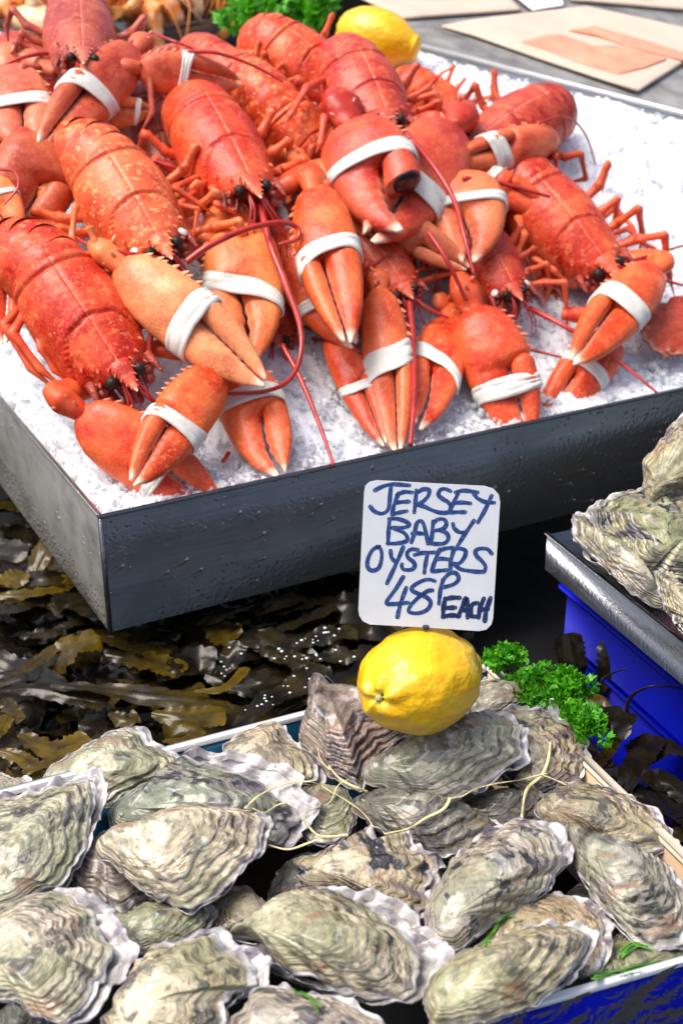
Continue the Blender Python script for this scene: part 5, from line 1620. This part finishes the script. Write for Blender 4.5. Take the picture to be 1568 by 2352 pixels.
weed('amber frond tucked behind the left oysters', [(100, 1220), (200, 1190), (300, 1130), (395, 1090)], 80, .09, (.7, .95))
weed('short upright grey amber frond at the left', [(20, 890), (50, 950), (70, 1010)], 90, .075, (.3, .7))
weed('small curled frond above the oyster box', [(490, 955), (560, 985), (620, 965)], 80, .085, (.2, .5))
weed('slender amber frond behind the box rim', [(730, 1085), (830, 1072), (910, 1030)], 56, .088, (.6, .8))
weed('amber tip poking in at the left edge', [(-30, 1080), (10, 1020), (40, 960)], 60, .08, (.8, 1))
ID = lambda x, y: (x, y)
def weedD(label, pts, wpx, z, amber, **k): return weed(label, pts, wpx * 1.95, z, amber, conv=ID, **k)
weedD('thin curved brown stalk arching over the blue crate at right edge', [(1435, 1665), (1445, 1605), (1490, 1578), (1545, 1578), (1600, 1590)], 11, [.05, .085, .105, .105, .10], (.25, .2), thin=True)
weedD('short tan stalk standing beside the parsley', [(1365, 1600), (1390, 1555), (1438, 1535)], 12, [.05, .08, .10], (.5, .7), thin=True)
weedD('dark upright toothed frond against the blue crate', [(1330, 1610), (1318, 1540), (1300, 1455)], 62, [.02, .05, .08], (.02, .05))
weedD('second dark upright frond against the blue crate', [(1370, 1600), (1395, 1540), (1402, 1470)], 50, [.02, .05, .075], (.02, .05))
weedD('brown leaf shaped frond below the tan stalk', [(1335, 1690), (1350, 1640), (1385, 1600)], 60, [.03, .05, .06], (.25, .4))
weedD('dark glossy frond at the lower right beside the plywood', [(1420, 1860), (1450, 1770), (1500, 1690)], 60, [.04, .05, .05], (.0, .1))
weedD('dark frond lying at the right edge under the blue crate', [(1600, 1740), (1520, 1720), (1440, 1730)], 70, .045, (.0, .15))
weedD('amber tinted frond right of the box side', [(1380, 1760), (1400, 1720), (1412, 1690)], 30, .06, (.3, .8))
weedD('curling black frond at the right edge near the box', [(1590, 1860), (1540, 1800), (1470, 1790)], 55, .05, (.0, .05))
# the tangle below
mb = MB(); rs = np.random.RandomState(77)
cnt = 0
while cnt < 470:
    if rs.rand() < .72:
        u, v = rs.uniform(-60, 1000), rs.uniform(1150, 1840)
        if u > 245 and v < 1462 - .215 * (u - 245): continue
    else:
        u, v = rs.uniform(1080, 1640), rs.uniform(1440, 2000)
    if cnt > 390:
        u = rs.uniform(300, 900); v = 1462 - .215 * (u - 245) + rs.uniform(5, 110)
    z = rs.uniform(-.02, .045) + .025 * (cnt > 200)
    a = rs.uniform(-.6, .6) + (3.14 if rs.rand() < .4 else 0)
    ln = rs.uniform(130, 300)
    P = []
    for k in range(4):
        q = (k / 3 - .5) * ln
        aa = a + .5 * (k / 3 - .5) * rs.uniform(-1, 1)
        P.append(list(atz(u + q * math.cos(aa), v + q * math.sin(aa) * .8, z + rs.uniform(-.012, .016))))
    # keep clear of the oyster box
    ok = True
    for p in P:
        r_ = np.array(p) - BC
        if r_ @ BY < .012 and r_ @ BX < .012: ok = False
        if p[2] > -.01 and (np.array(p) - mid) @ DXd > -.005: ok = False
    if not ok: 
        cnt += .3
        continue
    am = .8 * rs.rand() ** 4
    frond(mb, P, rs.uniform(.016, .036), int(cnt * 10) + 900, (am * .4, am), rs.uniform(-.5, .5), rs.randint(5, 10), 7)
    cnt += 1
tag(obj('seaweed', mb, MT['weed']), 'tangled mass of dark glossy seaweed under the trays', 'seaweed', kind='stuff')

# ---------------------------------------------------------------- parsley
m, n, l, b = mat('parsley')
tc = n.new('ShaderNodeTexCoord')
f = noise(n, l, 70, 4, .6, tc.outputs['Object'])
c = ramp(n, l, f, [(.3, (.035, .24, .006)), (.55, (.10, .46, .012)), (.75, (.22, .62, .03))])
l.new(c, b.inputs['Base Color']); b.inputs['Roughness'].default_value = .4
tr = n.new('ShaderNodeBsdfTranslucent'); l.new(c, tr.inputs[0])
mx = n.new('ShaderNodeMixShader'); mx.inputs[0].default_value = .3
l.new(b.outputs[0], mx.inputs[1]); l.new(tr.outputs[0], mx.inputs[2]); l.new(mx.outputs[0], n['Material Output'].inputs[0])
MT['parsley'] = m
def parsley(label, c, rad, seed, nl, ls):
    rs = np.random.RandomState(seed)
    c = np.array(c)
    e = empty('parsley', Matrix.Translation(Vector(c) - Vector((0, 0, rad[2])))); tag(e, label, 'parsley', 'curly parsley garnish')
    mb = MB()
    clumps = []
    for k in range(26):
        d = rs.randn(3); d /= np.linalg.norm(d); d[2] = abs(d[2]) * .9 - .1
        clumps.append(c + d * np.array(rad) * rs.uniform(.45, 1.2))
    for k in range(nl):
        cl = clumps[rs.randint(26)]
        d = rs.randn(3); d /= np.linalg.norm(d)
        p = cl + d * np.array(rad) * .30 * rs.uniform(.5, 1.05)
        s = ls * rs.uniform(.6, 1.3)
        side = np.cross(d, rs.randn(3)); side /= np.linalg.norm(side); fwd = np.cross(side, d)
        out = d * .8 + fwd * .6
        g = []
        for i in range(4):
            for j in range(4):
                x, y = j / 3 * 2 - 1, i / 3
                wv = (.35 + .9 * y) * (1 - .3 * (i == 3) * (j % 2))
                g.append(p + side * x * wv * s * .55 + out * y * s * (1 - .2 * (j % 2) * (i == 3)) + d * s * .28 * math.sin(3.3 * x + 5 * y + k))
        mb.add(g, gridf(4, 4))
    tag(obj('leaves', mb, MT['parsley'], e), kind='stuff')
    mb = MB()
    for k in range(7):
        q = clumps[k]
        V, F = tube(catmull([c - np.array([0, 0, rad[2] * .8]), (c + q) / 2, q], 8), .0012, 6); mb.add(V, F)
    obj('stems', mb, MT['parsley'], e)
parsley('tuft of bright green curly parsley just right of the big lemon', at(1262, 1582, 1.085), (.027, .024, .020), 3, 1500, .0048)
parsley('small sprig of parsley along the plywood edge, below the bigger tuft', at(1340, 1668, 1.03), (.014, .018, .014), 5, 700, .0045)
parsley('low sprig of parsley peeping out behind the lemon', at(1158, 1510, 1.10), (.013, .012, .010), 7, 420, .0045)
parsley('dark green bunch of curly parsley behind the lobsters', at(648, 38, 1.86), (.062, .05, .04), 11, 1900, .012)

# ---------------------------------------------------------------- bright green weed between the front oysters
MT['greenweed'] = plain('green_weed', (.07, .26, .012), .3, coat=.3, nz=(80, .4))
def green(label, pts, n, seed):
    rs = np.random.RandomState(seed); mb = MB()
    for k in range(n):
        q = [(u + rs.uniform(-9, 9), v + rs.uniform(-9, 9)) for u, v in pts]
        P = np.array([list(onshell(u, v, .0012)) for u, v in catmull(q, 22)])
        for _ in range(3): P[1:-1] = (P[:-2] + P[1:-1] * 2 + P[2:]) / 4
        V, F = tube(P, np.linspace(.0010, .0004, 22) * rs.uniform(.7, 1.3), 6, .4); mb.add(V, F)
    tag(obj('green_weed', mb, MT['greenweed']), label, 'seaweed', 'green weed between the oysters')
green('bright green weed strands by the film at the front right', [B_(1180, 1330), B_(1270, 1315), B_(1360, 1300), B_(1450, 1270)], 9, 1)
green('fine green weed between the slender and the amber oyster', [B_(705, 1190), B_(740, 1130), B_(780, 1080), B_(820, 1050)], 4, 2)
green('green weed on the low corner oyster', [B_(1300, 1230), B_(1350, 1190), B_(1420, 1200)], 6, 3)
green('thin green weed wisps on the bottom edge oyster', [A_(1330, 1200), A_(1400, 1230), A_(1440, 1280)], 3, 4)

# ---------------------------------------------------------------- background: upper counter with fish boards, tray of prawns
TA, TB_, TC = at(870, 84, 1.765), at(1640, 282, 1.69), at(1568, 0, 2.1)
tn = (TB_ - TA).cross(TC - TA).normalized()
if tn.z < 0: tn = -tn
tx = (TB_ - TA).normalized(); ty = tn.cross(tx).normalized()
TM = frame(tx, tn, TA); TMi = TM.inverted()
def t2(u, v, lift=0):
    q = TMi @ onplane(u, v, TA + tn * lift, tn); return (q.x, q.y)
MT['slate'] = plain('dark_counter', (.26, .255, .25), .4, metal=.1, coat=.3, nz=(14, .6), bmp=(30, .3, .004))
MT['board'] = plain('brown_paper_board', (.58, .46, .37), .7, nz=(16, .08), bmp=(90, .1, .002))
MT['salmon'] = plain('salmon_slice', (.82, .30, .19), .5, coat=.0, nz=(35, .2), bmp=(50, .3, .002))
MT['paper'] = plain('white_paper', (.80, .80, .80), .6, nz=(20, .05))
ctr = empty('back_counter', Matrix.Translation(TA)); tag(ctr, 'raised steel edged counter behind the ice at the upper right', 'counter')
mb = MB(); box(mb, (.8, .75, -.008), .8, .75, .004, bev=.001); obj('top', mb, MT['slate'], ctr, TM)
mb = MB(); box(mb, (.72, -.004, -.028), .72, .002, .030, bev=.0008); obj('front_edge', mb, MT['steel_light'], ctr, TM)
mb = MB(); V, F = tube([(0, -.005, .003), (1.4, -.005, .003)], .004, 10); mb.add(V, F); obj('lip', mb, MT['steel_light'], ctr, TM)
def sheet(name, poly, z0, th, m_, par=None, curl=0, seed=1, nn=40):
    P = np.array([t2(u, v) for u, v in poly])
    P = np.array(sum([[P[i] + (P[(i + 1) % len(P)] - P[i]) * k / 6 for k in range(6)] for i in range(len(P))], []))
    c = P.mean(0); k = len(P)
    rings = [c + (P - c) * f for f in (.02, .3, .6, .85, .97, 1.0)]
    V = []
    for i, q in enumerate(rings):
        z = z0 + th * (1 if i < 4 else .9 if i == 4 else .55) + curl * (np.clip(np.linalg.norm(q - c, axis=1) / .3, 0, 1) ** 3) * vn(np.stack([q[:, 0] * 7, q[:, 1] * 7, q[:, 0] * 0 + seed], -1), seed)
        V.append(np.stack([q[:, 0], q[:, 1], z], 1))
    bot = V[-1].copy(); bot[:, 2] -= th * .5; V.append(bot)
    mb = MB(); mb.add(np.concatenate(V), gridf(7, k, cv=True) )
    return obj(name, mb, m_, par, TM)
def board(label, poly, slices):
    e = empty('fish_board', Matrix.Translation(onplane(*poly[0], TA, tn))); tag(e, label, 'board', 'brown boards with sliced fish')
    sheet('board', poly, -.0005, .004, MT['board'], e, .012, int(poly[0][0]))
    for i, s_ in enumerate(slices):
        sheet('slice', s_, .0045, .0022, MT['salmon'], e, 0, i)
CE = lambda x, y: (689 + x / 1.7838, y / 1.7838)
board('brown paper board with two pink salmon slices, nearest on the counter', [CE(580, 102), CE(1165, 30), CE(1568, 118), CE(1720, 160), CE(1380, 382)], [[CE(905, 188), CE(1000, 160), CE(1065, 158), CE(1200, 207), CE(1330, 202), CE(1495, 258), CE(1400, 295), CE(1300, 320), CE(1180, 285), CE(1020, 225)], [CE(1095, 140), CE(1195, 122), CE(1400, 180), CE(1600, 245), CE(1600, 272), CE(1400, 222), CE(1220, 165)]])
board('brown board at the top centre with its pink slice cut off', [CE(140, -60), CE(420, 77), CE(905, 45), CE(800, -70)], [[CE(420, -20), CE(520, 8), CE(640, 5), CE(600, -40)]])
board('far brown board at the top right corner', [CE(1080, -40), CE(1110, 2), CE(1568, 42), CE(1700, 0), CE(1500, -60)], [[CE(1300, -15), CE(1400, 8), CE(1500, 0), CE(1400, -25)]])
tag(sheet('paper_sheet', [CE(860, -20), CE(950, 52), CE(1075, 32), CE(1070, -30)], .003, .001, MT['paper'], None, .01, 3), 'white sheet of paper between the boards at the top', 'paper')
# prawns
MT['prawn'] = shell_material('prawn_shell', 1.0)
def prawn_meshes(seed):
    rs = np.random.RandomState(seed)
    n = 30
    u = np.linspace(0, 1, n)
    ang = np.interp(u, [0, .35, 1], [0, .3, 2.6])
    dx = np.cos(ang); dz = -np.sin(ang)
    P = np.stack([np.cumsum(-dx), u * 0, np.cumsum(dz)], 1) / n
    rad = np.interp(u, [0, .06, .3, .5, .85, 1], [.02, .07, .11, .10, .055, .03]) * (1 + .07 * np.sin(u * 44) * (u > .35))
    mb = MB(); V, F = tube(P, rad, 12); mb.add(V, F, side=.4, pale=np.concatenate([np.repeat(np.clip(.55 * np.sin(u * 44) * (u > .35), 0, 1), 12), [0, 0]]))
    V, F = cone(P[0] + np.array([0, 0, .03]), (1, 0, .2), .03, .22); mb.add(V, F, side=.3)
    body = mb.mesh('body')
    mb = MB()
    for a in (-.5, -.2, .2, .5):
        d = np.array([-dx[-1], a, dz[-1]]); V, F = tube([P[-1], P[-1] + d * .08, P[-1] + d * .17], [.02, .045, .01], 8, .35); mb.add(V, F, side=.8)
    tail = mb.mesh('tail_fan')
    mb = MB()
    for s in (-1, 1):
        for k in range(5):
            b0 = P[4 + k * 2] + np.array([0, s * .05, -.07]); V, F = tube([b0, b0 + np.array([.06, s * .06, -.12]), b0 + np.array([.12, s * .03, -.25])], [.016, .012, .004], 6); mb.add(V, F, side=1)
        V, F = tube(catmull([P[1], P[1] + np.array([.3, s * .08, .1]), P[1] + np.array([.5, s * .4, -.1])], 12), np.linspace(.012, .004, 12), 6); mb.add(V, F, side=.2)
        V, F = sphere(P[1] + np.array([.02, s * .06, .04]), .024, 8, 6); mb.add(V, F)
    legs = mb.mesh('legs')
    return body, tail, legs
PR = [prawn_meshes(k) for k in range(3)]
ptray = empty('prawn_tray', Matrix.Translation(at(0, 108, 1.95))); tag(ptray, 'steel tray heaped with cooked prawns in the upper left background', 'tray')
pa, pb = np.array(at(-260, 137, 1.82)), np.array(at(560, 45, 2.26)); pz = float(at(0, 108, 1.95).z); pa[2] = pb[2] = 0
pd = (pb - pa); pl = np.linalg.norm(pd); pd /= pl; pq = np.array([-pd[1], pd[0], 0])
def ppan(nm, c, sx, sy, sz): 
    q = MB(); box(q, c, sx, sy, sz, pd, pq, EZ, bev=.0008); obj(nm, q, MT['steel2'], ptray)
ppan('front_wall', (pa + pb) / 2 + EZ * (pz - .02), pl / 2, .0015, .02)
ppan('lip', (pa + pb) / 2 + EZ * (pz + .0012) - pq * .003, pl / 2, .005, .0016)
ppan('base', (pa + pb) / 2 + pq * .4 + EZ * (pz - .035), pl / 2, .4, .002)
rs = np.random.RandomState(21)
first = True
for k in range(140):
    a, b0 = rs.rand() ** .7 * pl, rs.uniform(.03, .55)
    p = pa + pd * a + pq * b0
    z = pz + .008 + .068 * min(1, b0 / .2) * (.7 + .5 * rs.rand()) + .02 * rs.rand()
    e = empty('prawn', Matrix.Translation((p[0], p[1], z)))
    tag(e, 'blurred orange and cream cooked prawn in the background heap', 'prawn', 'cooked prawns heaped in the back tray')
    s = rs.uniform(.12, .17)
    M = Matrix.Translation((p[0], p[1], z + .01)) @ Matrix.Rotation(rs.uniform(0, 6.28), 4, 'Z') @ Matrix.Rotation(rs.uniform(-1.5, 1.5), 4, 'X') @ Matrix.Rotation(rs.uniform(-.4, .4), 4, 'Y') @ Matrix.Diagonal((s, s, s, 1))
    col = [(.85, .26, .05, .5), (.90, .55, .32, .7), (.85, .20, .02, .3)][rs.randint(3)]
    for nm, me in zip(('body', 'tail_fan', 'legs'), PR[k % 3]):
        obj(nm, me, MT['prawn'], e, M, col)

# tail fan of a lobster hidden at the right edge
L24 = lobster('lobster lying beyond the right edge, only its dark red tail fan in view', (1840, 560, .03), (1690, 680, .03), 150, (.36, .030, .016), .2, curl=6, nseg=2, legs=None, antennules=False)
fo = ath(1450, 745, .02); fe = ath(1590, 790, .012)
Mf = frame(ath(1640, 700, .03) - ath(1480, 800, .012), (CO - fo) * .5 + SLOPE_N, ath(1600, 722, .035), .34, .30, .30)
obj('tail_fan', FAN, MT['shell'], L24.e, Mf, (.40, .035, .018, .2))
